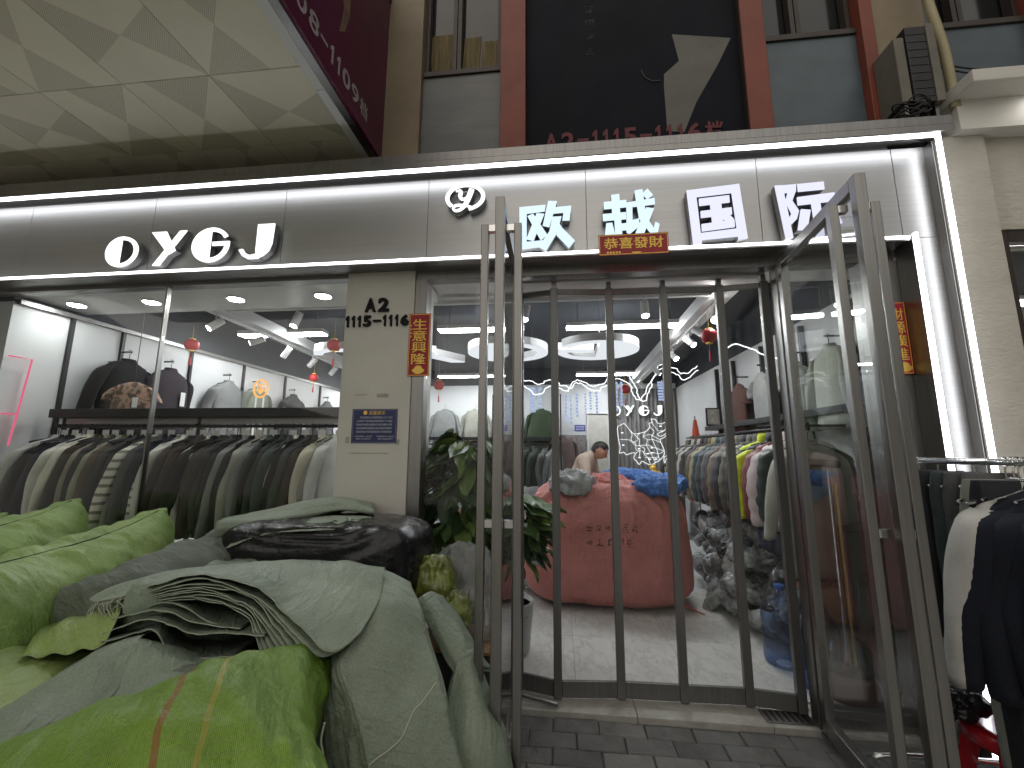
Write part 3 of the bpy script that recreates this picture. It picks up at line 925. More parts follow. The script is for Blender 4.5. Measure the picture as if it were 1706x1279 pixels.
def couplet(label, s, x0, x1, z0, z1, y):
    t0, t = poster('door_couplet', label, 'couplet', x0, x1, z0, z1, y, M['red_paper'], 'spring couplets beside the door')
    gold_border(t, x0, x1, z0, z1, y)
    n = len(s); H = (z1-z0)*.74
    for k, c in enumerate(s):
        text_part('gold_character', c, .1, M['gold'], t, ((x0+x1)/2, y-.003, z1-.045-H*(k+.5)/n+.01), fit=((x1-x0)*.66, H/n*.92), bold=.0007, extrude=.0006)
    xc = (x0+x1)/2
    MB().prism(arc(xc, z0+.048, .044, .034, 190, 350, 10)+arc(xc, z0+.052, .026, .020, 0, 180, 8), y-.0032, y-.002).build('gold_ingot', M['gold'], t)
    for k in range(4): MB().lathe([(.006, 0), (.006, .0006)], 8).build('gold_coin', M['gold'], t) if False else MB().box(x0+.012, x0+.019, y-.003, y-.002, z1-.09-.025*k, z1-.078-.025*k).build('gold_mark', M['gold'], t)
couplet('red vertical couplet with gold characters pasted between the cream pillar and the steel jamb', '生意興隆', -.998, -.848, 1.985, 2.415, -.024)
couplet('red vertical couplet with gold characters pasted on the steel jamb at the clothes rack side', '財源廣進', 1.965, 2.10 - .04, 1.952, 2.39, -.037)

M['num_black'] = mat('black_acrylic', (.010, .010, .011), .6, spec=.2)
for s, x0, x1, z0, z1, lb in (('A2', -1.325, -1.137, 2.437, 2.535, 'raised black block code A2 at the top of the cream pillar'), ('1115–1116', -1.458, -.995, 2.333, 2.412, 'raised black stall numbers 1115-1116 under the block code on the pillar')):
    t = thing('stall_number', lb, 'number', ((x0+x1)/2, -.03, z0))
    ws = [.62 if c in '1' else 1.0 for c in s]; k_ = (x1-x0)/sum(ws)
    text_chars('numeral', s, M['num_black'], t, (x0, -.029, (z0+z1)/2), [w_*k_ for w_ in ws], z1-z0, bold=.0035, extrude=.007)
M['navy'] = mat('navy_enamel', (.012, .02, .11), .35, 0, .1, 10)
M['print_white'] = mat('white_print', (.62, .64, .70), .6)
t0, t = poster('notice_board', 'small navy blue notice with white printed lines on the cream pillar', 'notice', -1.36, -1.05, 1.545, 1.768, -.024, M['navy'])
text_part('heading', '温馨提示', .1, M['gold'], t, (-1.19, -.0265, 1.743), fit=(.115, .026), extrude=.0004)
MB().prism(arc(-1.27, 1.743, .014, .014, 0, 360, 14)[:-1], -.0268, -.0258).build('badge', M['gold'], t)
lines = ['各位经营业主及顾客朋友们为了您的', '人身财产安全请您妥善保管好个人物品', '现金手机背包谨防扒窃诈骗抢夺等', '违法犯罪请您提高安全意识遇到可疑情况', '请及时拨打电话报警联系市场管理处']
for k, s in enumerate(lines):
    text_part('printed_line', s, .1, M['print_white'], t, (-1.205+(.012 if k == 0 else 0), -.0265, 1.712-.0235*k), fit=(.245 if k else .222, .0145), extrude=.0003)
for k in range(2):
    text_part('printed_line', '市场管理中心 派出所', .1, M['print_white'], t, (-1.275+.15*k, -.0265, 1.588), fit=(.12, .011), extrude=.0003)
    text_part('printed_line', '020–31120110' if k == 0 else '020–86669031', .1, M['print_white'], t, (-1.275+.15*k, -.0265, 1.572), fit=(.10, .010), extrude=.0003)
for a in ((-1.352, -1.058, 1.7615, 1.7625), (-1.352, -1.058, 1.5505, 1.5515), (-1.353, -1.352, 1.552, 1.761), (-1.058, -1.057, 1.552, 1.761)):
    MB().box(a[0], a[1], -.0262, -.0256, a[2], a[3]).build('border_line', M['print_white'], t)
# ------------------------------------------------------------------ glass door leaves, opened outwards
def door_leaf(label, hx, hy, fx, fy):
    """hinge (hx,hy) to free edge (fx,fy)"""
    t = thing('glass_door', label, 'door', (hx, hy, .03), 'double glass doors')
    H = Vector((hx, hy, 0)); Fv = Vector((fx, fy, 0)); L = (Fv-H).length; u = (Fv-H)/L; nrm = Vector((-u.y, u.x, 0))
    def P(a, b, z): q = H+u*a+nrm*b; return (q.x, q.y, z)
    def bx(a0, a1, b0, b1, z0, z1):
        mb = MB(); n = [P(a, b, z) for z in (z0, z1) for a, b in ((a0, b0), (a1, b0), (a1, b1), (a0, b1))]
        mb.v = n; mb.f = [(0, 3, 2, 1), (4, 5, 6, 7), (0, 1, 5, 4), (1, 2, 6, 5), (2, 3, 7, 6), (3, 0, 4, 7)]
        me_ = mb
        return me_
    kw = dict(bevel=.003)
    bx(0, .05, -.022, .022, .05, 2.69).build('stile', M['steel'], t, **kw)
    bx(L-.045, L, -.022, .022, .05, 2.69).build('stile', M['steel'], t, **kw)
    bx(.051, L-.046, -.022, .022, 2.63, 2.689).build('top_rail', M['steel'], t, **kw)
    bx(.051, L-.046, -.022, .022, .051, .13).build('bottom_rail', M['steel'], t, **kw)
    bx(.051, L-.046, -.005, .005, .131, 2.629).build('pane', M['door_glass'], t)
    for s in (-1, 1):
        h = bx(L-.10, L-.06, s*.062, s*.098, .22, 2.585) if s > 0 else bx(L-.10, L-.06, -.098, -.062, .22, 2.585)
        ho = h.build('pull_handle', M['steel'], t, **kw)
        for z in (.24, 1.17, 2.55):
            (bx(L-.095, L-.065, .023, .0615, z, z+.032) if s > 0 else bx(L-.095, L-.065, -.0615, -.023, z, z+.032)).build('standoff', M['chrome'], ho)
    bx(.005, .055, -.030, .030, .032, .049).build('floor_pivot', M['steel_dark'], t)
    return t
door_leaf('open glass door leaf with steel frame standing edge-on beside the potted plant', -.275, -.045, -.262, -.875)
door_leaf('open glass door leaf with steel frame swung out beside the clothes rack', 1.385, -.045, 1.298, -.885)

# ------------------------------------------------------------------ folding acrylic gate
M['gate'] = mat('dark_bronze_gate_metal', (.17, .17, .165), .42, .7, .15, 3, .05, 40, mscale=(20, 20, 1))
gt = thing('folding_gate', 'clear folding gate with dark slim uprights drawn across the doorway', 'gate', (.55, .15, .03))
gx = [(-.262, .190), (-.022, .118), (.355, .156), (.720, .163), (1.090, .172), (1.355, .130)]
for k, (x, y) in enumerate(gx):
    MB().box(x-.025, x+.025, y-.018, y+.018, .04, 2.615).build('upright', M['gate'], gt, bevel=.003)
    MB().box(x-.016, x+.016, y-.012, y+.012, 2.615, 2.66).build('roller', M['steel_dark'], gt)
    MB().box(x-.02, x+.02, y-.019, y-.0185, .95, 1.0).build('hinge_plate', M['steel_dark'], gt) if False else None
for (x0, y0), (x1, y1) in zip(gx[:-1], gx[1:]):
    a, b = Vector((x0, y0, 0)), Vector((x1, y1, 0)); u = (b-a).normalized()
    a2, b2 = a+u*.026, b-u*.026
    MB().bar((a2.x, a2.y, .088), (b2.x, b2.y, .088), .022, .09).build('bottom_rail', M['gate'], gt, bevel=.002)
    MB().bar((a2.x, a2.y, 2.59), (b2.x, b2.y, 2.59), .022, .035).build('top_rail', M['gate'], gt)
    MB().bar((a2.x, a2.y, 1.353), (b2.x, b2.y, 1.353), .003, 2.438).build('clear_panel', M['acrylic'], gt)
MB().box(-.28, 1.372, .125, .20, 2.664, 2.72).build('top_track', M['white_paint'], gt, bevel=.003)
MB().box(-.28, 1.372, .10, .124, 2.68, 2.69).build('track_lip', M['steel'], gt)

# ------------------------------------------------------------------ building above the shop
ub = thing('upper_building', 'upper storey with red and tan columns, grey panels and dark windows', 'building', (0, .1, 3.44))
ZT = 6.2
def col_(x0, x1, m, y0=.02, y1=.5, nm='column'):
    MB().box(x0, x1, y0, y1, 3.437, ZT).build(nm, M[m], ub, bevel=.004)
col_(-1.335, -1.02, 'tan', .05)
col_(-.40, -.212, 'brick_red')
col_(1.318, 1.472, 'brick_red')
col_(2.108, 2.19, 'brick_red', .04)
col_(2.195, 2.52, 'tan', .06)
col_(3.16, 3.35, 'brick_red')
col_(3.36, 9.0, 'tan', .06)
col_(-9.0, -1.34, 'tan', .12)
for x0, x1, zs, m in ((-1.018, -.402, 4.372, 'grey_panel'), (1.474, 2.106, 4.40, 'blue_panel'), (2.522, 3.158, 4.37, 'blue_panel')):
    MB().box(x0, x1, .10, .16, 3.437, zs).build('spandrel', M[m], ub)
    MB().box(x0, x1, .085, .20, zs+.001, zs+.045).build('sill', M['dark_frame'], ub, bevel=.003)
    w = x1-x0
    wg = MB().box(x0, x1, .19, .20, zs+.046, ZT).build('window', M['dark_glass'], ub)
    for xx in (x0, x0+w*.36, x0+w*.42, x1-.035):
        MB().box(xx, xx+.03, .12, .18, zs+.046, ZT).build('mullion', M['dark_frame'], wg)
M['drawn_blind'] = mat('old_curtain', (.17, .13, .055), .8, 0, .5, 6, .3, 20, mscale=(9, 9, .6))
for k, (x0, x1) in enumerate(((-.98, -.80), (-.735, -.60), (-.59, -.43))):
    P = np.array([[(x0+(x1-x0)*u+.02*v*(1 if k else -1), .184+.004*math.sin(u*25), 4.43+v*(.42-.05*k)) for u in np.linspace(0, 1, 14)] for v in np.linspace(0, 1, 6)])
    MB().grid(P).build('curtain', M['drawn_blind'], ub, smooth=True)
# dark poster panel between the red columns
M['poster_dark'] = mat('dark_poster_print', (.007, .008, .014), .7, 0, .35, 1.3, 0, spec=.15)
M['poster_grey'] = mat('grey_poster_print', (.12, .12, .10), .6, 0, .25, 3, 0)
M['poster_faint'] = mat('faint_poster_line', (.016, .016, .02), .5)
M['dim_red'] = mat('dull_red_lettering', (.13, .008, .016), .6)
pb = thing('dark_billboard', 'tall dark poster panel with a pale angular patch above the shop sign', 'billboard', (.55, .1, 3.44))
MB().box(-.208, 1.314, .08, .12, 3.437, ZT).build('board', M['poster_dark'], pb)
MB().prism([(.862, 4.53), (1.268, 4.45), (1.17, 4.25), (1.00, 3.95), (.905, 3.72), (.79, 3.74), (.785, 4.10), (.79, 4.20), (.90, 4.30)], .0785, .0798).build('pale_patch', M['poster_grey'], pb)
for k in range(5):
    q = smudge_strokes(1, 300+k)
    q.v = [(.23+v[0]*.08, .0785, 4.42+.12*k+v[1]*.08) for v in q.v]
    q.build('faint_mark', M['poster_faint'], pb)
MB().tube([(.63, .079, 4.25), (.65, .079, 4.19), (.70, .079, 4.15), (.76, .079, 4.15)], .006, 6).build('faint_mark', M['poster_faint'], pb)
text_chars('red_character', 'A2–1115–1116档', M['dim_red'], pb, (-.09, .076, 3.715), [.125, .115, .10, .075, .075, .075, .115, .10, .075, .075, .075, .115, .15], .145, bold=.003, extrude=.002)
MB().box(1.3145, 1.3175, .03, .12, 3.437, ZT).build('edge_trim', M['dark_frame'], pb)

# outdoor unit of the air conditioner, pipe and wires on the corner column
ac = thing('air_conditioner_unit', 'boxy outdoor air conditioner unit on the ledge at the corner column', 'air conditioner', (2.27, -.02, 3.62))
M['ac_cream'] = mat('weathered_unit_casing', (.17, .155, .125), .6, .1, .25, 4, .1, 20)
MB().box(2.14, 2.20, -.14, .04, 3.64, 4.10).build('end_panel', M['ac_cream'], ac, bevel=.006)
MB().box(2.202, 2.32, -.15, .04, 3.62, 4.16).build('body', M['black_metal'], ac, bevel=.006)
MB().box(2.322, 2.37, -.155, .04, 3.62, 4.17).build('front_panel', M['ac_cream'], ac, bevel=.006)
for k in range(9): MB().box(2.205, 2.317, -.153, -.1505, 3.66+.055*k, 3.664+.055*k).build('fin', M['dark_frame'], ac)
MB().box(2.15, 2.36, -.13, .03, 3.44, 3.46).build('bracket', M['steel_dark'], ac)
MB().box(2.16, 2.18, -.12, .02, 3.46, 3.64).build('bracket', M['steel_dark'], ac)
MB().box(2.33, 2.35, -.12, .02, 3.46, 3.62).build('bracket', M['steel_dark'], ac)
wire = thing('tangled_cables', 'tangle of black cables lying on the ledge under the air conditioner', 'cables', (2.2, -.1, 3.44))
for k in range(9):
    a0 = rng.uniform(0, 6.28); pts = []
    for j in range(13):
        a = a0+j*.55
        pts.append((2.17+.10*math.cos(a)*(.6+.4*rng.random()), -.15+.06*math.sin(a), 3.455+.03*k*.5+.05*abs(math.sin(a*1.3+k))))
    MB().tube(cr(pts, 40), .005, 6).build('cable', M['rubber'], wire, smooth=True)
M['pvc'] = mat('aged_pvc_pipe', (.36, .31, .18), .5, 0, .2, 4, .05, 20)
pp = thing('drain_pipe', 'bent cream drain pipe coming down beside the air conditioner', 'pipe', (2.46, -.08, 3.45))
MB().tube(cr([(2.44, -.06, 6.2), (2.44, -.06, 5.0), (2.44, -.07, 4.45), (2.445, -.09, 4.2), (2.455, -.10, 4.0), (2.46, -.10, 3.75), (2.462, -.10, 3.60)], 60), .026, 14).build('pipe', M['pvc'], pp, smooth=True)
MB().tube([(2.4425, -.065, 4.62), (2.4425, -.067, 4.54)], .031, 14).build('coupling', M['pvc'], pp, smooth=True)
for k, dz in enumerate((0, -.035)):
    o = MB().tube(cr([(2.37, .0, 4.12+dz), (2.62, .04, 4.03+dz), (2.9, .05, 3.985+dz), (3.3, .03, 3.97+dz), (3.9, .03, 4.0+dz)], 30), .005, 6).build('overhead_wire', M['rubber'], None, smooth=True)
    tag(o, 'thin black wire crossing the blue grey panel, %s of two' % ('upper' if k == 0 else 'lower'), 'wire', 'wires beside the drain pipe')

# ------------------------------------------------------------------ neighbouring shop on the right
nb = thing('neighbour_shopfront', 'cream rendered shopfront next door with a dark framed doorway', 'building', (2.9, 0, 0))
MB().box(2.287, 2.625, -.06, .3, 0, 3.44).build('pilaster', M['plaster'], nb, bevel=.004)
MB().box(2.626, 9.0, -.02, .3, 2.83, 3.44).build('lintel_wall', M['plaster'], nb)
MB().box(2.43, 9.0, -.26, .3, 3.64, 3.72).build('ledge', M['cream'], nb, bevel=.006)
MB().box(2.45, 9.0, -.12, .3, 3.441, 3.639).build('frieze', M['cream'], nb)
MB().box(2.627, 2.70, -.01, .08, 0, 2.828).build('door_frame', M['dark_frame'], nb)
MB().box(2.702, 9.0, -.01, .08, 2.75, 2.828).build('door_frame', M['dark_frame'], nb)
MB().box(2.702, 9.0, .03, .04, .05, 2.748).build('pane', M['glass'], nb)
MB().box(2.627, 9.0, 1.6, 1.7, 0, 2.9).build('inner_wall', M['white_wall'], nb)
MB().box(2.627, 9.0, .3, 1.6, 2.9, 2.95).build('inner_ceiling', M['grey_panel'], nb)
MB().box(8.9, 9.0, .3, 1.6, 0, 2.9).build('inner_wall', M['white_wall'], nb)
lw_ = thing('far_side_wall', 'cream wall of the next shop beyond the far end of the window', 'wall', (-5.5, 0, 0))
MB().box(-9.0, -4.605, -.015, .4, 0, 2.72).build('lower_wall', M['cream'], lw_)
MB().box(-9.0, -5.605, -.02, .4, 2.721, 3.436).build('upper_wall', M['cream'], lw_)
M['lamp_warm'] = emit('neighbour_tube', (1, .97, .92), 6)
nl = thing('neighbour_tube_light', 'bright tube lamp seen inside the doorway next door', 'lamp', (3.1, .5, 2.5))
MB().box(2.72, 4.2, .5, .56, 2.53, 2.56).build('tube', M['lamp_warm'], nl)
MB().box(2.72, 4.2, .49, .57, 2.561, 2.59).build('housing', M['white_paint'], nl)
nl2 = thing('ledge_downlight', 'small white downlight under the ledge next door', 'lamp', (2.95, -.2, 3.62))
MB().lathe([(.05, 0), (.05, .012)], 16, (2.93, -.19, 3.627)).build('lens', emit('ledge_lamp', (1, .96, .9), 18), nl2)
MB().lathe([(.062, 0), (.058, .01)], 16, (2.93, -.19, 3.631)).build('rim', M['white_paint'], nl2)

# ------------------------------------------------------------------ canopy of the neighbour on the left with perforated soffit
def perforated():
    m, n, out = nt('perforated_soffit_metal')
    p = n.nodes.new('ShaderNodeBsdfPrincipled')
    tc = n.nodes.new('ShaderNodeTexCoord')
    s = n.nodes.new('ShaderNodeSeparateXYZ'); lk(n, tc.outputs['Object'], s.inputs[0])
    x, y = s.outputs[0], s.outputs[1]
    oi = n.nodes.new('ShaderNodeObjectInfo')
    t1 = math_n(n, 'GREATER_THAN', math_n(n, 'ADD', x, math_n(n, 'MULTIPLY', y, 1.0)), 0)
    t2 = math_n(n, 'GREATER_THAN', math_n(n, 'SUBTRACT', x, math_n(n, 'MULTIPLY', y, .45)), .02)
    tri = math_n(n, 'ABSOLUTE', math_n(n, 'SUBTRACT', t1, t2))
    k = 2*PI/.011
    dx = math_n(n, 'SINE', math_n(n, 'MULTIPLY', x, k)); dy = math_n(n, 'SINE', math_n(n, 'MULTIPLY', y, k))
    dot = math_n(n, 'GREATER_THAN', math_n(n, 'MULTIPLY', dx, dy), .18)
    hole = math_n(n, 'MULTIPLY', dot, tri)
    base = ramp(n, noise(n, 1.2, 4), [(.3, (.68, .64, .50)), (.7, (.78, .74, .59))])
    base = mixc(n, math_n(n, 'MULTIPLY', tri, .22), base, (.50, .45, .34))
    c = mixc(n, math_n(n, 'MULTIPLY', hole, .5), base, (.06, .055, .05))
    lk(n, c, p.inputs['Base Color'])
    p.inputs['Roughness'].default_value = .5; p.inputs['Metallic'].default_value = .1
    lk(n, p.outputs[0], out.inputs[0])
    return m
M['perf'] = perforated()
cn = thing('entrance_canopy', 'projecting canopy with square perforated soffit panels and a dark red side sign', 'canopy', (-1.45, -1.5, 3.65))
pw = .567
pme = MB().box(-pw/2+.002, pw/2-.002, -pw/2+.002, pw/2-.002, 0, .02).mesh('soffit_panel'); pme.materials.append(None)
for i in range(9):
    for j in range(6):
        xc, yc = -1.433-pw*(i+.5), -.185-pw*(j+.5)
        o = link('soffit_panel', pme, cn, [M['perf']])
        o.location = Vector((xc, yc, 3.65))-OFF[cn.name]
        o.rotation_euler = (0, 0, (PI if (i+j) % 2 else 0)+(PI/2 if (i*2+j) % 3 == 0 else 0))
sme = MB().box(-pw/2+.002, pw/2-.002, -.09, .14, 0, .02).mesh('soffit_panel'); sme.materials.append(None)
for i in range(9):
    o = link('soffit_panel', sme, cn, [M['perf']])
    o.location = Vector((-1.433-pw*(i+.5), -.093, 3.65))-OFF[cn.name]
MB().box(-6.6, -1.36, -3.62, .06, 3.675, 3.72).build('deck', M['steel_dark'], cn)
for y0, y1 in ((-3.6, -1.52), (-1.517, -.60), (-.597, .05)):
    MB().box(-1.432, -1.372, y0, y1, 3.640, 3.67).build('edge_trim', M['white_paint'], cn, bevel=.002)
MB().box(-1.371, -1.32, -3.62, .05, 3.64, 3.75).build('grey_strip', M['steel_dark'], cn)  # plain grey strip between the edge trim and the side sign
M['maroon'] = mat('maroon_sign_vinyl', (.115, .008, .045), .4, 0, .2, 1.5)
MB().box(-1.36, -1.30, -3.62, .05, 3.60+.05, 5.05).build('side_sign', M['maroon'], cn)
MB().box(-1.362, -1.29, -3.62, .06, 5.051, 5.10).build('sign_rim', M['steel_dark'], cn)
MB().box(-1.362, -1.29, .051, .11, 3.62, 5.05).build('sign_rim', M['steel_dark'], cn)
M['pale_print'] = mat('pale_lettering', (.50, .46, .46), .5)
text_chars('pale_character', '栋1108–1109档', M['pale_print'], cn, (-1.298, -1.31, 3.80), [.13, .075, .075, .115, .115, .09, .075, .075, .115, .115, .13], .12, rot=(PI/2, 0, PI/2), axis=1, bold=.0015, extrude=.0005)
M['photo_print'] = mat('faded_print', (.26, .17, .11), .5, 0, .5, 8)
MB().prism([(0, 0), (.07, .05), (.12, .22), (.10, .42), (.02, .50), (-.02, .35), (.03, .2)], 0, .001)
q = MB().prism([(0, 0), (.06, .06), (.10, .22), (.09, .40), (.02, .50), (-.03, .36), (.03, .2)], 0, .001)
q.v = [(-1.2985+v[1], -.62+v[0], 4.02+v[2]) for v in q.v]
q.build('printed_figure', M['photo_print'], cn)
# louvred roof far behind the side sign, with a lit lamp
lv = thing('louvre_roof', 'dark louvre slats high up beyond the side sign', 'louvre', (-1.5, 1.2, 5.2))
for k in range(9): MB().box(-2.9, -1.36, -.3+.17*k, -.22+.17*k, 5.35+.02*k, 5.40+.02*k).build('slat', M['grey_panel'], lv)
lp = thing('louvre_lamp', 'small square white lamp among the dark louvre slats', 'lamp', (-1.42, .3, 5.3))
MB().box(-1.44, -1.38, .23, .29, 5.27, 5.29).build('lens', emit('louvre_lens', (1, .97, .9), 8), lp)
MB().box(-1.45, -1.37, .22, .30, 5.291, 5.35).build('housing', M['white_paint'], lp)
# ------------------------------------------------------------------ lamps inside the shop
M['panel_light'] = emit('panel_diffuser', (.95, .98, 1.0), 37)
M['panel_far'] = M['panel_light']
M['lens'] = emit('spot_lens', (1, .98, .94), 180)
M['ring_light'] = emit('pendant_diffuser', (.92, .95, 1.0), .55)
def panel(label, x0, x1, y, z=2.9, w=.13, grp='linear ceiling lights'):
    t = thing('linear_ceiling_light', label, 'lamp', ((x0+x1)/2, y, z), grp)
    MB().box(x0, x1, y, y+w, z, z+.012).build('diffuser', M['panel_light'], t)
    MB().box(x0-.01, x1+.01, y-.008, y+w+.008, z+.0125, z+.06).build('housing', M['white_paint'], t)
    for x in (x0+.12, x1-.12):
        MB().tube([(x, y+w/2, z+.06), (x, y+w/2, 3.2)], .003, 6).build('suspension_wire', M['steel_dark'], t)
panel('long lit ceiling panel seen through the shop window behind the spotlights', -3.95, -2.85, 1.98)
panel('lit ceiling panel in the front row just beside the edge-on glass door', -1.40, -.40, 1.99)
panel('long lit ceiling panel in the front row behind the folding gate', .11, 1.40, 2.01)
panel('long lit ceiling panel of the back row near the neon mountain outline', .35, 1.55, 5.1)
panel('lit ceiling panel of the back row seen behind the potted plant', -2.3, -.9, 5.1)
panel('lit ceiling panel of the back row at the window side', -4.0, -3.0, 5.1)
for k, x in enumerate((-4.12, -3.40, -2.63, -1.87)):
    t = thing('recessed_downlight', '%s round downlight from the left in the white soffit over the window' % ('first', 'second', 'third', 'fourth')[k], 'lamp', (x, .36, 2.73), 'downlights over the shop window')
    MB().lathe([(.058, 0), (.058, .006)], 20, (x, .36, 2.7150)).build('lens', emit('downlight_lens', (.97, 1, .97), 60), t)
    MB().lathe([(.072, 0), (.066, .008)], 20, (x, .36, 2.7169)).build('rim', M['white_paint'], t)

def beam(label, p, q):
    t = thing('ceiling_track_beam', label, 'beam', p)
    MB().bar(p, q, .20, .12).build('casing', M['white_paint'], t)
    d_ = (Vector(q)-Vector(p))
    a, b = Vector(p)+Vector((0, 0, -.075)), Vector(q)+Vector((0, 0, -.075))
    MB().bar(a, b, .035, .028).build('track', M['white_paint'], t)
    return t
beam('white boxed ceiling beam carrying spotlights over the puffer jackets', (1.42, .66, 2.90), (1.52, 5.9, 2.90))
beam('white boxed ceiling beam carrying spotlights over the window display', (-3.32, .66, 2.90), (-3.62, 5.9, 2.90))
beam('white boxed ceiling beam running across behind the window soffit', (-3.18, .90, 2.90), (1.30, .90, 2.90))
def spot(label, x, y, z, az, el, grp):
    t = thing('track_spotlight', label, 'spotlight', (x, y, z), grp)
    dv = Vector((math.cos(R(az))*math.cos(R(el)), math.sin(R(az))*math.cos(R(el)), math.sin(R(el))))
    c = Vector((x, y, z-.10))
    MB().tube([(x, y, z), (x, y, z-.07)], .008, 8).build('stem', M['white_paint'], t)
    MB().tube([tuple(c-dv*.075), tuple(c+dv*.075)], .036, 16).build('barrel', M['white_paint'], t, smooth=False)
    MB().tube([tuple(c+dv*.0755), tuple(c+dv*.077)], .028, 16).build('lens', M['lens'], t)
ordn = ['first', 'second', 'third', 'fourth', 'fifth', 'sixth', 'seventh', 'eighth', 'ninth', 'tenth']
for k, (f, az, el) in enumerate(((.05, 230, -45), (.17, 205, -25), (.28, 170, -50), (.40, 165, -40), (.52, 160, -40), (.66, 170, -40), (.82, 170, -40))):
    y = .7+f*5.2
    spot('%s white track spotlight from the window on the beam over the window display' % ordn[k], -3.32-.3*f, y, 2.812, az, el, 'spotlights over the window display')
for k, (f, az, el) in enumerate(((.10, 250, -30), (.19, -40, -40), (.26, -45, -45), (.40, -60, -40), (.6, 10, -40), (.85, 20, -40))):
    spot('%s white track spotlight from the doorway on the beam over the puffer jackets' % ordn[k], 1.43+.1*f, .7+f*5.2, 2.812, az, el, 'spotlights over the puffer jackets')
for k, (x, az) in enumerate(((-2.45, 250), (-.28, 250), (.75, 265))):
    spot('white spotlight hanging from the cross beam %s' % ('near the window light panel', 'beside the edge-on glass door', 'in front of the long light panel')[k], x, .90, 2.812, az, -70, 'spotlights on the cross beam')

def pendant(label, ch, cx, cy, w, z=2.70, h=.10, rot=0):
    t = thing('letter_pendant_lamp', label, 'lamp', (cx, cy, z), 'letter shaped pendant lamps')
    a, b = MB(), MB()
    for k, s in enumerate(LET(ch)):
        P = [((u-.5)*w, (v-.5)*w) for u, v in s]
        a.prism(P, -.0005*k, .012); b.prism(P, .0125+.0004*k, h+.0004*k)
    for mb in (a, b):
        c_, s_ = math.cos(rot), math.sin(rot)
        # drawn in x-z with depth y, laid flat under the ceiling
        mb.v = [(cx+v[0]*c_+v[2]*s_, cy+v[2]*c_-v[0]*s_, z+v[1]) for v in mb.v]
    a.build('diffuser', M['ring_light'], t); b.build('shell', M['white_paint'], t)
    for dx, dy in ((-.3, .1), (.3, .1), (0, -.3)):
        MB().tube([(cx+dx*w, cy+dy*w, z+h), (cx+dx*w, cy+dy*w, 3.2)], .002, 5).build('suspension_wire', M['steel_dark'], t)
pendant('half filled letter O shaped pendant lamp behind the edge-on glass door', 'O', -.62, 2.42, 1.0)
pendant('letter G shaped pendant lamp hanging over the red bale', 'G', .48, 2.40, .98, rot=PI)
pendant('letter Y shaped pendant lamp hanging behind the pillar', 'Y', -1.75, 2.42, .95)
pendant('letter J shaped pendant lamp hanging behind the window display', 'J', -2.65, 2.5, .95)

# ------------------------------------------------------------------ red lanterns
M['lantern_red'] = mat('red_lantern_silk', (.45, .012, .02), .5, 0, .2, 8)
def lantern(label, x, y, z, r=.065):
    t = thing('red_lantern', label, 'lantern', (x, y, z), 'red lanterns hanging in the shop')
    pr = [(r*.45, -r*.95)]+[(r*(.45+.62*math.cos(a)), r*.9*math.sin(a)) for a in np.linspace(-1.2, 1.2, 9)]+[(r*.45, r*.95)]
    mb = MB(); base = 16
    for rr, zz in pr:
        for k in range(base):
            a = 2*PI*k/base; q = rr*(1+.05*math.cos(8*a)); mb.v.append((x+q*math.cos(a), y+q*math.sin(a), z+zz))
    for i in range(len(pr)-1):
        for k in range(base): mb.f.append((i*base+k, i*base+(k+1) % base, (i+1)*base+(k+1) % base, (i+1)*base+k))
    mb.build('shade', M['lantern_red'], t, smooth=True)
    MB().lathe([(r*.46, -.008), (r*.46, .008)], 12, (x, y, z+r*.98)).build('gold_cap', M['gold'], t)
    MB().lathe([(r*.46, -.008), (r*.46, .008)], 12, (x, y, z-r*.98)).build('gold_cap', M['gold'], t)
    MB().tube([(x, y, z+r), (x, y, 2.8)], .002, 5).build('cord', M['gold'], t)
    MB().tube([(x, y, z-r), (x, y, z-r*2.1)], .002, 5).build('cord', M['lantern_red'], t)
    MB().tube([(x, y, z-r*2.1), (x, y, z-r*2.4), (x, y, z-r*3.6)], [.004, .009, .012], 8).build('tassel', M['lantern_red'], t)
lantern('red lantern with tassel hanging over the window display, nearest the light panel end', -3.78, 1.18, 2.57, .06)
lantern('red lantern with tassel hanging close beside the cream pillar', -2.2, 1.15, 2.52, .06)
lantern('red lantern with tassel hanging beside the beam over the puffer jackets', 1.37, 1.2, 2.54, .065)
lantern('tiny red lantern deep inside behind the window display', -3.6, 3.1, 2.55, .06)
lantern('tiny red lantern hanging in front of the grey curtain at the back', 1.15, 4.7, 2.56, .08)
lantern('tiny red lantern deep inside behind the potted plant', -1.75, 3.3, 2.45, .07)

# ------------------------------------------------------------------ neon
M['neon'] = emit('white_neon', (.95, .98, 1.0), 1.2)
M['neon_soft'] = emit('cool_led_tube', (.55, .68, 1.0), .45)
M['pink_reflection'] = emit('pink_reflection_glow', (1.0, .16, .30), .5)  # glow imitating a reflection in the window glass, not a lamp
M['neon_amber'] = emit('amber_neon', (1.0, .45, .10), .8)
def zig(pts, amp, n, seed):
    P = cr(pts, n); P = P+np.stack([fbm(P, 11, 4, seed)*amp, 0*P[:, 1], fbm(P, 11, 4, seed+7)*amp], -1); return P
mt = [(-.90, 4.2, 2.60), (-.55, 4.2, 2.66), (-.30, 4.2, 2.55), (-.1, 4.2, 2.66), (.10, 4.2, 2.52), (.30, 4.2, 2.66), (.62, 4.2, 2.56), (.95, 4.2, 2.76), (1.12, 4.2, 2.70), (1.22, 4.2, 2.50), (1.34, 4.2, 2.34), (1.48, 4.2, 2.60), (1.62, 4.2, 2.88), (1.80, 4.2, 2.86), (1.98, 4.2, 2.74), (2.2, 4.2, 2.86)]
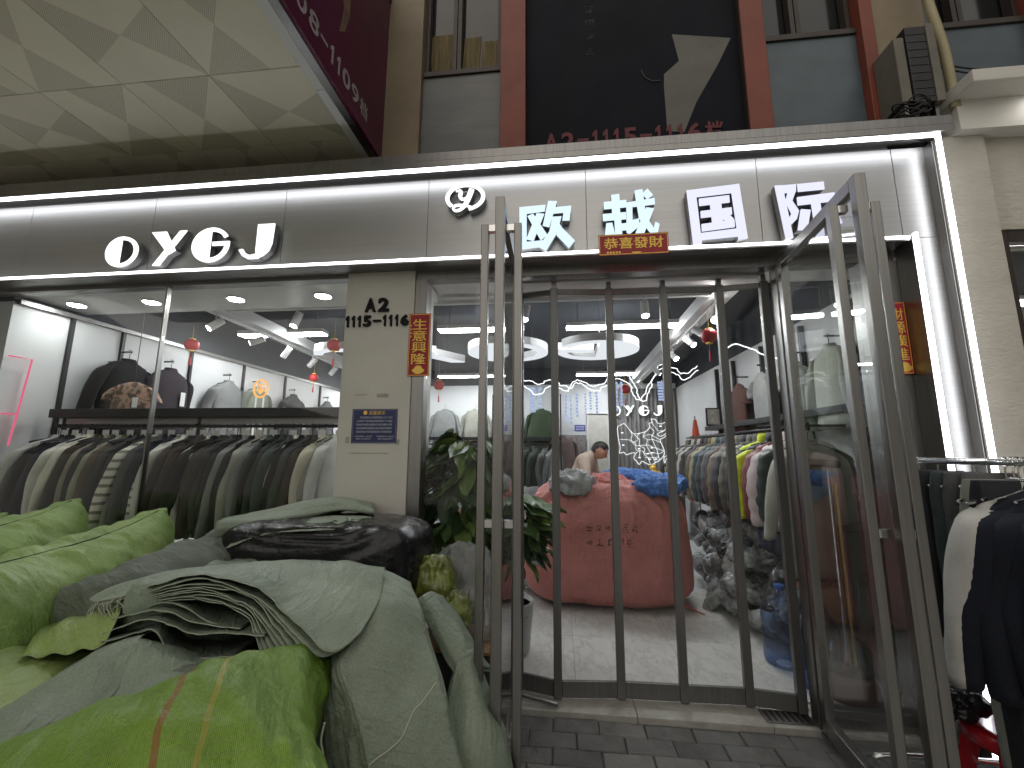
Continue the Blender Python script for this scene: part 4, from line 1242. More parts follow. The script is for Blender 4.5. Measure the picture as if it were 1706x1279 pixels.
for k, dz in enumerate((0, -.085)):
    o = MB().tube(zig([(p[0], p[1], p[2]+dz*(1+.4*math.sin(i))) for i, p in enumerate(mt)], .075, 260, 3+k), .0065, 6).build('neon_mountain_outline', M['neon'], None, smooth=True)
    tag(o, '%s white neon line tracing a mountain ridge high inside the shop' % ('upper' if k == 0 else 'lower'), 'neon', 'neon mountain outlines')
rg = [(1.62, 1.6, 2.45), (1.75, 1.6, 2.56), (1.92, 1.6, 2.5), (2.08, 1.6, 2.42), (2.25, 1.6, 2.40)]
o = MB().tube(zig(rg, .02, 40, 21), .006, 6).build('neon_mountain_outline', M['neon'], None, smooth=True)
tag(o, 'short white neon ridge line in front of the shirts above the puffer rail', 'neon')
k = 0
for x, z0, z1, w in ((-.78, 2.55, 2.25, .03), (-.66, 2.55, 2.2, .03), (-.42, 2.55, 2.12, .09), (-.30, 2.55, 2.18, .05), (.12, 2.42, 1.98, .035), (.20, 2.42, 1.92, .03), (.30, 2.44, 2.04, .035), (.44, 2.44, 2.10, .03), (.52, 2.46, 2.16, .035), (.62, 2.46, 2.1, .035), (.86, 2.62, 2.2, .045), (.94, 2.62, 2.14, .04), (1.02, 2.62, 2.22, .035), (1.66, 2.62, 2.30, .14)):
    t = thing('hanging_light_strip', '%s pale blue light strip from the left hanging under the neon ridge' % (ordn+['eleventh', 'twelfth', 'thirteenth', 'fourteenth'])[k], 'light strip', (x, 4.22, z1), 'pale blue hanging light strips')
    n = 7
    for j in range(n):
        a = z1+(z0-z1)*j/n
        MB().box(x-w/2+.004*math.sin(j*2), x+w/2+.004*math.sin(j*2+1), 4.215, 4.225, a+.006, a+(z0-z1)/n-.008).build('segment', M['neon_soft'], t)
    MB().box(x-.003, x+.003, 4.226, 4.229, z1, z0+.02).build('carrier', M['white_paint'], t)
    k += 1
# shop name and map on the grey curtain wall
def ondraw(cx, cy, y=5.86): return (1.061+(1020+cx/6.09-1018)*.0118, y, 2.3-(620+cy/6.09-685)*.01185)
for ch, a, b in (('O', -15, 75), ('Y', 110, 215), ('G', 255, 360), ('J', 400, 490)):
    x0 = ondraw(a, 0)[0]; x1 = ondraw(b, 0)[0]; z1 = ondraw(0, 345)[2]; z0 = ondraw(0, 450)[2]
    sign_letter('wall_letter', 'glowing white capital %s on the grey curtain at the back of the shop' % ch, LET(ch), x0, x1, z0, z1, 5.84, M['letter_face'], 'letters on the back wall', depth=.03)
outl = [(375, 480), (420, 490), (440, 525), (480, 532), (520, 515), (524, 560), (500, 600), (455, 618), (430, 640), (470, 655), (515, 630), (500, 665), (455, 690), (470, 740), (490, 800), (480, 850), (440, 892), (400, 915), (350, 936), (310, 925), (270, 905), (240, 936), (215, 905), (190, 870), (205, 830), (180, 822), (120, 840), (90, 815), (52, 822), (60, 760), (46, 690), (40, 600), (42, 560), (75, 540), (110, 530), (135, 562), (165, 600), (200, 630), (260, 625), (320, 605), (360, 560), (352, 530), (385, 515)]
mp = thing('neon_map', 'white neon outline map on the grey curtain below the wall letters', 'neon map', ondraw(280, 940))
def neon_poly(pts, nm, closed, seed, amp=.008, r=.0042):
    P = [ondraw(*p) for p in pts]
    if closed: P = P+[P[0]]
    Q = zig(P, amp, len(P)*6, seed)
    MB().tube(Q, r, 5).build(nm, M['neon'], mp, smooth=True)
neon_poly(outl, 'coastline', True, 31)
for k, pl_ in enumerate([[(60, 690), (110, 690), (165, 700), (205, 745), (255, 750), (330, 745), (400, 770), (480, 800)], [(165, 600), (180, 640), (170, 690), (210, 730), (215, 790), (250, 800), (245, 860)], [(260, 625), (230, 660), (255, 690), (250, 750), (300, 780), (290, 830), (330, 870), (350, 936)],
        [(320, 605), (290, 660), (330, 690), (320, 745), (345, 800), (370, 850), (400, 915)], [(360, 560), (400, 610), (375, 660), (390, 720), (420, 790), (430, 840), (440, 892)], [(205, 830), (260, 800), (310, 830), (380, 820), (440, 830), (488, 800)], [(290, 660), (350, 640), (400, 660), (455, 690)], [(330, 690), (390, 690), (465, 720)], [(380, 515), (410, 560), (440, 600), (500, 600)], [(205, 640), (240, 690), (190, 720)], [(300, 870), (370, 870), (430, 860)]]):
    neon_poly(pl_, 'border_line', False, 40+k, .007, .0030)
neon_poly([(486, 860), (512, 850), (528, 862), (505, 880), (492, 918), (482, 895)], 'island_line', True, 60, .003)
for a, b in ((85, 622), (90, 745), (465, 555), (245, 780), (245, 868), (342, 885), (405, 882), (370, 772), (372, 820), (325, 830)):
    p = ondraw(a, b); MB().box(p[0]-.022, p[0]+.022, 5.855, 5.86, p[2]-.008, p[2]+.008).build('name_dash', M['neon'], mp)
# pink glowing tubes imitating a window reflection, amber ring sign on its stand
o = MB().tube([(-4.30, .10, 2.22), (-4.30, .25, 2.22), (-4.30, .22, 1.77), (-4.30, .20, 1.52)], .007, 6).build('pink_reflection_tube', M['pink_reflection'], None)
tag(o, 'thin pink reflection line modelled as a glowing tube at the far end of the window', 'neon')
o = MB().tube([(-4.30, .12, 1.766), (-4.30, .21, 1.766)], .006, 6).build('pink_reflection_tube', M['pink_reflection'], None)
tag(o, 'short level pink reflection tube joining the thin pink reflection line', 'neon')
t = thing('ring_neon_sign', 'small round amber neon sign on a slim white stand in the window', 'sign', (-2.56, .66, .04))
MB().tube([(-2.56+.065*math.cos(a), .66, 2.02+.075*math.sin(a)) for a in np.linspace(0, 2*PI, 28)[:-1]], .008, 6, closed=True).build('ring', M['neon_amber'], t)
for a0, a1, b0, b1 in ((-.035, .03, .03, .035), (0, 0, .045, -.045), (-.035, .035, -.015, -.02), (-.03, -.005, .01, -.045), (.03, .01, .012, -.04)):
    MB().tube([(-2.56+a0, .66, 2.02+b0), (-2.56+a1, .66, 2.02+b1)], .006, 6).build('stroke', M['neon_amber'], t)
for x in (-2.595, -2.525):
    MB().tube([(x, .66, 1.945), (x, .66, .06)], .006, 6).build('stand_rod', emit('glowing_stand_tube', (.95, 1, .97), .45), t)  # stand rods are given a faint glow of their own
MB().box(-2.64, -2.48, .60, .72, .041, .058).build('stand_base', M['white_paint'], t)
# ------------------------------------------------------------------ garments
def loft(prof, nseg=22, quilt=0., fold=.012, seed=0, cut=2.3):
    """prof: (z, half width, half depth); returns grid"""
    zs = np.linspace(0, len(prof)-1, 26)
    A = cr(np.array(prof), 26)
    rows = []
    for z, hw, hd in A:
        an = np.linspace(0, 2*PI, nseg, endpoint=False)
        ca, sa = np.cos(an), np.sin(an)
        x = np.sign(ca)*np.abs(ca)**(2/cut)*max(hw, .005); y = np.sign(sa)*np.abs(sa)**(2/cut)*max(hd, .004)
        rows.append(np.stack([x, y, np.full_like(x, z)], -1))
    P = np.array(rows)
    lo = np.clip((P[0, 0, 2]-P[..., 2])/.5, 0, 1)
    f = fbm(P*np.array([1, 1, .25]), 13, 3, seed)*fold*(0.3+lo)
    q = quilt*np.abs(np.sin((P[..., 2]+.02)*PI/.085))**.6 if quilt else 0
    P[..., 1] += np.sign(P[..., 1])*(f+q)
    P[..., 0] += np.sign(P[..., 0])*q*.6
    return P

def sleeve(side, pts, rad, quilt=0., seed=0):
    P = cr(np.array(pts), 22); Rr = cr(np.array(rad), 22)
    if quilt: Rr = Rr+quilt*np.abs(np.sin(np.linspace(0, 22, 22)*.55*PI/2))[:]
    rows = []
    for i in range(22):
        an = np.linspace(0, 2*PI, 12, endpoint=False)
        r = Rr[i]*(1+.10*np.sin(3*an+seed+i*.5))
        rows.append(np.stack([side*(P[i][0]+r*.8*np.cos(an)), P[i][1]+r*np.sin(an), P[i][2]+r*.25*np.cos(an)*-1], -1))
    return np.array(rows)

def gm(name, P, caps=True):
    mb = MB().grid(P, cv=True)
    if caps:
        n = P.shape[1]; L = P.shape[0]
        mb.f.append(tuple(range(n))[::-1]); mb.f.append(tuple(range((L-1)*n, L*n)))
    me = mb.mesh(name, smooth=True); me.materials.append(None)
    recalc(me)
    return me

HANG = None
def hanger_mesh():
    mb = MB()
    mb.tube([(0.0+.018*math.cos(a), 0, .0+.018*math.sin(a)-.018+.018) for a in np.linspace(2.6, -1.4, 9)]+[(0, 0, -.03), (0, 0, -.085)], .0028, 6)
    mb.tube([(-.19, 0, -.135), (-.08, 0, -.10), (0, 0, -.085), (.08, 0, -.10), (.19, 0, -.135)], .006, 6)
    me = mb.mesh('hanger'); me.materials.append(None)
    return me
HANG = hanger_mesh()

GK = {}
def kinds():
    J = [(-.085, .05, .028), (-.10, .085, .04), (-.125, .145, .048), (-.155, .20, .055), (-.205, .225, .066), (-.36, .232, .078), (-.55, .238, .085), (-.76, .245, .085)]
    long_ = J[:-1]+[(-.80, .25, .09), (-1.0, .26, .09)]
    for v in range(3):
        GK['jacket%d' % v] = dict(body=gm('body', loft(J, seed=v*5+1)),
            sl=[gm('sleeve', sleeve(s, [(.18, 0, -.160), (.235, .0, -.215), (.285-.01*v, .015+.02*v, -.40), (.318-.012*v, .03, -.58), (.335-.02*v, .045-.03*v, -.76)], [.045, .062, .058, .050, .042], seed=v)) for s in (-1, 1)],
            collar=gm('collar', loft([(-.070, .058, .040), (-.080, .062, .042), (-.098, .075, .045), (-.112, .09, .045)], 16, 0, 0, v), True))
        GK['puffer%d' % v] = dict(body=gm('body', loft([(z, a*1.02, d*1.15) for z, a, d in J], 22, .022, .006, v*7+2)),
            sl=[gm('sleeve', sleeve(s, [(.19, 0, -.165), (.245, .0, -.22), (.28, .015, -.40), (.286, .03, -.58), (.278, .04, -.73)], [.05, .078, .076, .070, .055], .014, seed=v)) for s in (-1, 1)],
            collar=gm('collar', loft([(-.03, .07, .06), (-.06, .08, .07), (-.09, .085, .065), (-.11, .09, .05)], 16, 0, 0, v), True))
    GK['coat0'] = dict(body=gm('body', loft(long_, seed=31)), sl=GK['jacket0']['sl'], collar=GK['jacket0']['collar'])
    T = J[:-1]+[(-.68, .245, .06)]
    GK['tee0'] = dict(body=gm('body', loft([(z, a, d*.6) for z, a, d in T], seed=41)),
        sl=[gm('sleeve', sleeve(s, [(.185, 0, -.165), (.23, 0, -.21), (.265, .0, -.28), (.285, .0, -.35)], [.04, .062, .07, .072], seed=3)) for s in (-1, 1)], collar=None)
    def leg(s):
        return gm('trouser_leg', loft([(-.20, .085, .045), (-.40, .088, .05), (-.65, .08, .048), (-.95, .075, .045)], 16, 0, .01, 50+s))
    GK['trousers0'] = dict(body=gm('waist', loft([(-.06, .155, .035), (-.10, .165, .045), (-.18, .178, .055), (-.26, .18, .055), (-.30, .178, .05)], 18, 0, .006, 51)), legs=[leg(0), leg(1)], collar=None, sl=[])
kinds()

def nth(k):
    w = ['first', 'second', 'third', 'fourth', 'fifth', 'sixth', 'seventh', 'eighth', 'ninth', 'tenth', 'eleventh', 'twelfth', 'thirteenth', 'fourteenth', 'fifteenth', 'sixteenth', 'seventeenth', 'eighteenth', 'nineteenth', 'twentieth']
    if k < 20: return w[k]
    if k < 29: return 'twenty-'+w[k-20]
    if k < 39: return 'thirtieth' if k == 29 else 'thirty-'+w[k-30]
    return 'fortieth' if k == 39 else 'forty-'+w[k-40]

HCN = {}
HC = {'black wire hanger on the window rail': 'black wire hanger of the %s garment from the left on the window rail', 'black wire hanger on the side wall rail': 'black wire hanger of the %s puffer jacket from the door on the side rail', 'chrome hanger on the outdoor rack': 'chrome hanger of the %s garment from the wall on the outdoor rack', 'black hanger on the side wall arms': 'black hanger of the %s side wall jacket from the window', 'black hanger on the back wall': 'black hanger of the %s back wall jacket from the left', 'black hanger above the puffer jackets': 'black hanger of the %s wall shirt from the back above the puffer jackets'}
def garment(name, label, cat, kind, loc, rz, c, grp=None, sleeve_c=None, collar_c=None, tilt=0, fk='cloth', hanger=None, sc_=1., tagw=False):
    k = GK[kind]
    t = bpy.data.objects.new(name, None); t.empty_display_size = .05
    col.objects.link(t); t.location = loc; t.rotation_euler = (0, tilt, rz); t.scale = (sc_,)*3
    tag(t, label, cat, grp)
    fm = fabric(c, kind=fk)
    bo_ = link('waist' if 'legs' in k else 'body', k['body'], t, [fm])
    for me in k['sl']: link('sleeve', me, t, [fabric(sleeve_c, kind=fk) if sleeve_c else fm])
    if k.get('collar'): link('collar', k['collar'], bo_, [fabric(collar_c) if collar_c else fm])
    for j, me in enumerate(k.get('legs', [])):
        o = link('trouser_leg', me, t, [fm]); o.location = (-.088+.176*j, 0, -.03)
    if tagw:
        o = MB().box(-.03, .03, -.003, -.001, -.50, -.36).build('price_tag', M['white_paint'], bo_)
        o.location = (.07, -.10, .05)
    if hanger:
        h = link('clothes_hanger', HANG, None, [M['black_metal']])
        h.location = loc; h.rotation_euler = (0, tilt, rz); h.scale = (sc_,)*3
        if hanger in HC:
            k_ = HCN.setdefault(hanger, 0); HCN[hanger] += 1
            tag(h, HC[hanger] % nth(k_), 'hanger', hanger.replace('hanger', 'hangers', 1))
        else: tag(h, hanger, 'hanger')
        if 'chrome' in hanger: h.material_slots[0].material = M['chrome']
    return t

# window display rack: uprights, shelf beam, hanging rail
rk = thing('window_display_rack', 'black metal display rack with a flat beam and hanging rail in the window', 'clothes rack', (-2.9, .35, .04))
MB().box(-4.22, -1.62, .37, .49, 1.752, 1.824).build('shelf_beam', M['black_metal'], rk, bevel=.003)
MB().tube([(-4.2, .42, 1.682), (-1.60, .42, 1.682)], .013, 10).build('hanging_rail', M['black_metal'], rk, smooth=True)
for x in (-4.15, -2.9, -1.66):
    MB().box(x-.012, x+.012, .435, .46, .04, 1.75).build('upright', M['black_metal'], rk)
    MB().box(x-.012, x+.012, .40, .434, 1.682, 1.70).build('rail_bracket', M['black_metal'], rk)
MB().box(-4.16, -1.65, .44, .455, 1.700, 1.751).build('rail_plate', M['steel_dark'], rk)
CR, BK, BR, NV, GY, OL, TP, PG = (.68, .66, .57), (.012, .011, .012), (.05, .038, .033), (.012, .015, .03), (.16, .165, .165), (.09, .10, .085), (.27, .24, .20), (.50, .51, .48)
seq = [('grey', GY, 0), ('pale grey', PG, 1), ('black', BK, 2), ('navy', NV, 0), ('cream', CR, 1), ('cream', CR, 0), ('dark brown', BR, 2), ('taupe', TP, 1), ('pale olive', (.34, .35, .27), 0), ('brown', (.11, .085, .07), 2), ('charcoal', (.06, .062, .062), 1), ('black', BK, 0), ('cream striped', CR, 9), ('dark grey', (.08, .085, .09), 1), ('navy', NV, 2), ('pale striped', (.62, .64, .57), 9), ('dark brown', BR, 0), ('dark brown', (.06, .05, .045), 1),
       ('cream', (.62, .60, .52), 2), ('black', BK, 0), ('dark brown', BR, 1), ('charcoal', (.055, .055, .055), 2), ('grey', (.20, .205, .20), 0), ('black', BK, 1), ('grey', (.22, .23, .225), 2), ('dark grey green', (.05, .062, .055), 0), ('dark grey green', (.04, .05, .046), 1), ('dark grey green', (.055, .066, .06), 2), ('black', BK, 0), ('charcoal', (.07, .07, .07), 1), ('beige', (.55, .52, .42), 2), ('grey beige', (.30, .30, .26), 0), ('pale grey', (.60, .61, .59), 1)]
ex = [('black', BK, 1), ('off white', (.62, .62, .58), 2), ('dark brown', BR, 0), ('charcoal', (.035, .035, .036), 2), ('black', BK, 0), ('stone', (.36, .35, .31), 1)]
seq2 = []
for k, q in enumerate(seq):
    seq2.append(q)
    if k % 2 == 1 and k < 30: seq2.append(ex[(k//2) % 6])
seq = seq2
x = -4.16
for k, (nm, c, v) in enumerate(seq):
    fk = 'stripe' if v == 9 else 'cloth'
    garment('hanging_jacket', '%s jacket, %s garment from the left on the window rail' % (nm, nth(k)), 'jacket', 'jacket%d' % (v % 3), (x, .42+random.uniform(-.008, .008), 1.682), PI/2+random.uniform(-.16, .12), c,
            'jackets on the window rail', fk=fk, tilt=random.uniform(-.04, .04), hanger='black wire hanger on the window rail', sc_=random.uniform(.95, 1.06)).scale.y *= .72
    x += 2.52/len(seq)
# white paper tags clipped along the rail
for k in range(20):
    xx = -4.08+.125*k+random.uniform(-.02, .02)
    o = MB().box(xx, xx+.06, .37, .372, 1.600, 1.650).build('rail_size_tag', M['white_paint'])
    tag(o, '%s small white size tag from the left under the window rail' % nth(k), 'tag', 'white tags along the window rail')

# left wall display
wl = thing('wall_display_frame', 'black metal display uprights fixed to the white side wall', 'display frame', (XL, 2.5, 0))
for y in (.50, .95, 1.75, 2.6, 3.5, 4.5): MB().box(XL+.002, XL+.03, y, y+.028, .3, 2.66).build('upright', M['black_metal'], wl)
MB().box(XL+.002, XL+.04, .12, 5.9, 2.655, 2.69).build('top_trim', M['steel_dark'], wl)
for k, (y, c, c2, nm) in enumerate(((.96, BK, None, 'big black jacket with white neck label'), (1.42, (.035, .028, .035), None, 'black plum jacket with white paper tag'), (2.25, (.20, .205, .205), None, 'grey zip jacket'), (2.78, (.25, .26, .22), (.17, .18, .15), 'pale olive jacket with darker sleeves'), (3.6, (.06, .06, .062), None, 'black jacket over a white shirt'), (4.6, (.13, .13, .14), None, 'charcoal jacket'))):
    MB().tube([(XL+.03, y, 2.45), (XL+.14, y, 2.45)], .009, 8).build('hook_arm', M['black_metal'], wl)
    garment('wall_jacket', '%s hanging on the side wall above the window rack' % nm, 'jacket', 'jacket%d' % (k % 3), (XL+.12, y, 2.45), PI/2+.12, c, 'jackets on the side wall', sleeve_c=c2, tagw=k in (0, 1), hanger='black hanger on the side wall arms', sc_=1.08)
m, n, out = nt('camo_print'); p = n.nodes.new('ShaderNodeBsdfPrincipled')
lk(n, ramp(n, noise(n, 9, 3, .5), [(.40, (.10, .07, .055)), (.46, (.30, .21, .15)), (.55, (.45, .27, .21)), (.62, (.16, .13, .09))]), p.inputs['Base Color']); p.inputs['Roughness'].default_value = .8; lk(n, p.outputs[0], out.inputs[0])
M['camo'] = m; FAB[((.9, .1, .2), 'cloth')] = m
garment('camouflage_vest', 'pinkish brown camouflage top with white tag in front of the black wall jacket', 'vest', 'tee0', (-3.70, .58, 2.13), .5, (.9, .1, .2), tagw=True, hanger='black hanger holding the camouflage top', sc_=.62)
MB().tube([(-3.70, .58, 2.13), (-3.70, .58, 2.72)], .003, 5).build('hang_wire', M['black_metal'], rk)

# puffer rail along the right wall
pr_ = thing('side_wall_rail', 'black metal hanging rail with shelf along the white wall opposite the window rack', 'clothes rack', (1.9, 2.2, .04))
MB().tube([(1.86, .72, 1.695), (1.86, 3.75, 1.695)], .013, 10).build('hanging_rail', M['black_metal'], pr_, smooth=True)
MB().box(2.12, 2.30, .72, 3.75, 1.80, 1.86).build('shelf_beam', M['black_metal'], pr_, bevel=.003)
for y in (.75, 1.5, 2.3, 3.1, 3.7):
    MB().box(2.30, 2.348, y, y+.03, .04, 2.7).build('upright', M['black_metal'], pr_)
    MB().box(1.87, 2.30, y+.005, y+.025, 1.69, 1.71).build('arm', M['black_metal'], pr_)
ps = [('white and dark green colour block', (.60, .58, .55), (.03, .045, .04), 'puffer0'), ('pale pink', (.55, .46, .46), None, 'puffer1'), ('maroon', (.20, .045, .05), None, 'puffer2'), ('black', (.03, .03, .032), (.62, .72, .02), 'puffer0'), ('lime yellow', (.62, .72, .02), (.05, .05, .05), 'puffer1'), ('dark olive', (.085, .085, .065), None, 'puffer2'), ('olive grey', (.14, .14, .11), None, 'puffer0'), ('charcoal', (.07, .072, .075), None, 'puffer1'), ('beige trimmed brown', (.20, .17, .13), None, 'puffer2'), ('brown', (.12, .09, .075), None, 'puffer0'), ('slate blue', (.10, .125, .14), None, 'puffer1'), ('dark grey', (.09, .095, .10), None, 'puffer2'), ('dark teal', (.035, .085, .10), None, 'puffer0'), ('tan', (.42, .33, .17), None, 'puffer1'), ('olive', (.13, .12, .08), None, 'puffer2'), ('dark brown', (.05, .04, .038), None, 'puffer0'), ('plum black', (.06, .045, .055), None, 'puffer1'), ('white', (.58, .58, .55), None, 'puffer2'), ('dark olive', (.10, .095, .07), None, 'puffer0'), ('cream', (.55, .54, .46), None, 'puffer1'), ('black', (.03, .03, .03), None, 'puffer2'), ('khaki', (.22, .20, .12), None, 'puffer0')]
for k, (nm, c, c2, kd) in enumerate(ps):
    y = .80+k*.131+random.uniform(-.02, .02)
    garment('puffer_jacket', '%s puffer jacket, %s from the door on the side rail' % (nm, nth(k)), 'jacket', kd, (1.86, y, 1.695), random.uniform(-.35, .05), c, 'puffer jackets on the side wall rail', sleeve_c=c2, fk='puffer', hanger='black wire hanger on the side wall rail', sc_=random.uniform(.96, 1.05))
for k, (y, z, c, kd, nm) in enumerate(((2.75, 2.42, (.11, .055, .045), 'tee0', 'brown short sleeved shirt'), (2.15, 2.45, (.30, .31, .30), 'tee0', 'grey short sleeved shirt'), (1.55, 2.45, (.55, .56, .53), 'tee0', 'white short sleeved shirt'), (.95, 2.45, (.42, .44, .38), 'jacket1', 'pale sage jacket'))):
    MB().tube([(XR-.005, y, z), (XR-.16, y, z)], .009, 8).build('hook_arm', M['black_metal'], pr_)
    garment('wall_shirt', '%s on the wall above the puffer jackets' % nm, 'shirt', kd, (XR-.13, y, z), PI/2-.1, c, 'shirts above the puffer jackets', hanger='black hanger above the puffer jackets')
garment('olive_grey_coat', 'olive grey coat on a hanger behind the swung out door', 'coat', 'coat0', (1.80, .62, 1.66), .25, (.36, .36, .31), hanger='black hanger of the olive grey coat behind the door')

# rear rack and jackets beyond the plant
rr_ = thing('rear_rack', 'black metal clothes rack at the back of the shop beyond the plant', 'clothes rack', (-.9, 5.3, .04))
MB().tube([(-2.6, 5.4, 1.62), (.05, 5.4, 1.62)], .013, 8).build('hanging_rail', M['black_metal'], rr_)
MB().box(-2.6, .05, 5.45, 5.6, 1.70, 1.76).build('shelf_beam', M['black_metal'], rr_)
for x in (-2.6, -1.3, .03): MB().box(x, x+.025, 5.5, 5.53, .04, 2.6).build('upright', M['black_metal'], rr_)
for k in range(16):
    c = random.choice([(.03, .032, .035), (.07, .08, .09), (.10, .10, .10), (.05, .06, .05), (.12, .10, .09), (.16, .17, .17)])
    garment('rear_jacket', 'dark jacket, %s from the left on the rear rack' % nth(k), 'jacket', 'jacket%d' % (k % 3), (-2.5+k*.16, 5.4, 1.62), PI/2+random.uniform(-.6, -.2), c, 'jackets on the rear rack')
for k, (x, c, nm) in enumerate(((-2.35, (.24, .25, .25), 'grey'), (-1.7, (.30, .30, .26), 'pale grey'), (-1.05, (.2, .2, .2), 'mid grey'), (-.35, (.06, .085, .05), 'dark green'))):
    garment('rear_wall_jacket', '%s jacket hanging on the back wall above the rear rack' % nm, 'jacket', 'jacket%d' % (k % 3), (x, 5.85, 2.42), 0, c, 'jackets on the back wall', hanger='black hanger on the back wall')
# ------------------------------------------------------------------ bales of stock on the shop floor
M['red_woven'] = woven('red_woven_sack', (.55, .20, .18), (.47, .16, .145), .5, .004, .2, .45)
M['ink'] = mat('black_stencil_ink', (.04, .015, .018), .7)
from mathutils.bvhtree import BVHTree
def bale(name, label, cat, ctr, a, b, c, m, seed, e1=.42, e2=.5, wr=.022, grp=None, tie=True):
    t = thing(name, label, cat, (ctr[0], ctr[1], .04), grp)
    P = pillow(a, b, c, e1, e2, 80, 190, wr, 3.4, seed, True, stretch=(1, 1, .7))
    zz = P[..., 2]/c
    P[..., 0] *= 1+.07*(-zz); P[..., 1] *= 1+.05*(-zz)*(zz < 0)
    top = np.clip((zz-.72)/.28, 0, 1)
    rim = np.exp(-((zz-.80)/.22)**2)
    an = np.arctan2(P[..., 1], P[..., 0])
    ruf = np.sin(an*34+fbm(P, 3, 3, seed+8)*9)*.016*rim+fbm(P*np.array([2.2, 2.2, .6]), 5, 4, seed+2, True)*.022*np.clip(.4+zz, 0, 1)
    P[..., 0] += ruf*np.cos(an); P[..., 1] += ruf*np.sin(an)
    P[..., 2] += fbm(P, 5, 4, seed+4, True)*.075*top
    P = np.maximum(P, np.array([-9, -9, -ctr[2]+.042]))
    me = pillow_mesh('sack', P); me.materials.append(m)
    o = link('sack', me, t); o.location = Vector(ctr)-OFF[t.name]
    return t, o, P+np.array(ctr)
t1, o1, BP = bale('red_bale', 'huge red woven sack bale with faded black stencil standing behind the folding gate', 'bale', (.47, 2.04, .61), .80, .60, .555, M['red_woven'], 3)
bm_ = MB().grid(BP, cv=True); bv = BVHTree.FromPolygons(bm_.v, bm_.f)
def drape(s, cx, cz, w, h, seed):
    me = smudge_strokes(s, seed).mesh('stencil_mark')
    n = len(me.vertices); co = np.empty(n*3); me.vertices.foreach_get('co', co); co = co.reshape(-1, 3)
    lo, hi = co.min(0), co.max(0)
    keep = []
    for k in range(n):
        x = cx+((co[k, 0]-lo[0])/(hi[0]-lo[0])-.5)*w; z = cz+((co[k, 1]-lo[1])/(hi[1]-lo[1])-.5)*h
        hit = bv.ray_cast(Vector((x, 0, z)), Vector((0, 1, 0)))[0]
        y = hit.y-.004 if hit else 1.45
        co[k] = (x-.47, y-2.04, z-.61)
    me.vertices.foreach_set('co', co.ravel()); me.update(); me.materials.append(M['ink'])
    o = link('stencil_mark', me, o1); o.location = (0, 0, 0)
drape(6, .47, .80, .46, .085, 1)
drape(5, .45, .68, .42, .08, 2)
MB().tube(cr([(1.10, 1.72, .10), (1.20, 1.62, .07), (1.29, 1.55, .05)], 8), [.02]*2+[.016]*3+[.008]*3, 8).build('corner_ear', M['red_woven'], t1, smooth=True)
bale('red_bale', 'smaller red woven sack bale standing behind the edge-on glass door', 'bale', (-.78, 2.35, .50), .36, .42, .46, M['red_woven'], 9)
M['net_blue'] = mat('blue_net_bag', (.05, .17, .50), .5, 0, .55, 30, .9, 45)
M['grey_poly'] = mat('grey_crumpled_film', (.30, .31, .31), .25, 0, .5, 12, 1.0, 20, coat=.3)
M['pink_cloth'] = mat('pinkish_sack_flap', (.50, .12, .11), .5, 0, .3, 8, .6, 18)
def lump(name, label, cat, ctr, a, b, c, m, seed, grp=None, rz=0, wr=.35):
    P = pillow(a, b, c, .8, .75, 54, 90, wr*min(a, b, c)*1.25, 2.6/max(a, b, c), seed, True)
    me = pillow_mesh(name, P); me.materials.append(m)
    o = link(name, me); o.location = ctr; o.rotation_euler = (0, 0, rz)
    return tag(o, label, cat, grp)
lump('grey_film_bundle', 'crumpled grey film bundle lying on top of the huge red bale', 'bundle', (.14, 1.66, 1.19), .22, .18, .09, M['grey_poly'], 3, wr=.5)
lump('red_flap', 'folded pinkish red sack flap on top of the huge red bale', 'flap', (.50, 1.80, 1.19), .20, .16, .06, M['pink_cloth'], 5, wr=.5)
lump('blue_net_bag', 'bright blue net bag draped over the near edge of the huge red bale', 'net bag', (.96, 1.62, 1.17), .26, .14, .085, M['net_blue'], 8, wr=.55)
lump('blue_net_bag', 'blue net bag lying further back on the huge red bale', 'net bag', (.70, 2.0, 1.22), .26, .14, .06, M['net_blue'], 12, wr=.55)
lump('film_bundle', 'crumpled pale film bundle on the smaller red bale', 'bundle', (-.74, 2.2, 1.02), .14, .12, .07, M['grey_poly'], 15, wr=.5)

# heap of bagged garments below the puffer jackets
M['poly_a'] = mat('polybagged_grey', (.20, .21, .21), .15, 0, .95, 22, 1.0, 40, coat=.6)  # strong colour contrast in these three films paints in white highlights
M['poly_b'] = mat('polybagged_black', (.06, .065, .07), .16, 0, .9, 18, 1.0, 30, coat=.7)
M['poly_c'] = mat('polybagged_pale', (.30, .31, .30), .2, 0, .7, 12, 1.0, 24, coat=.6)
hm = []
for s in range(4):
    P = pillow(.19, .15, .045, .55, .45, 30, 52, .034, 9, 60+s, True); me = pillow_mesh('garment_pack', P); me.materials.append(None); hm.append(me)
for k in range(88):
    y = .80+2.1*rng.random(); lay = rng.random()
    wall_x = 2.12; edge = 1.52+.06*math.sin(y*3)
    h = .06+.72*rng.random()
    x = wall_x-(wall_x-edge)*rng.random()*(1-h*.55)
    x = max(x, edge+h*.30*(1 if h > .3 else .4))
    o = link('garment_pack', hm[k % 4], None, [random.choice([M['poly_a'], M['poly_a'], M['poly_b'], M['poly_c']])])
    o.location = (x, y, .04+h); o.rotation_euler = (rng.normal(0, .5), rng.normal(0, .5), rng.uniform(0, 6.28)); o.scale = (1, 1, 1.1)
    tag(o, 'crumpled polybagged garment in the grey heap below the puffer jackets', 'garment pack', 'polybagged garments in the heap')
lump('navy_bundle', 'dark navy folded bundle on the grey heap near the door', 'bundle', (1.82, .98, .82), .24, .22, .10, mat('navy_fabric', (.02, .025, .05), .7, 0, .3, 10, .4, 40), 77)
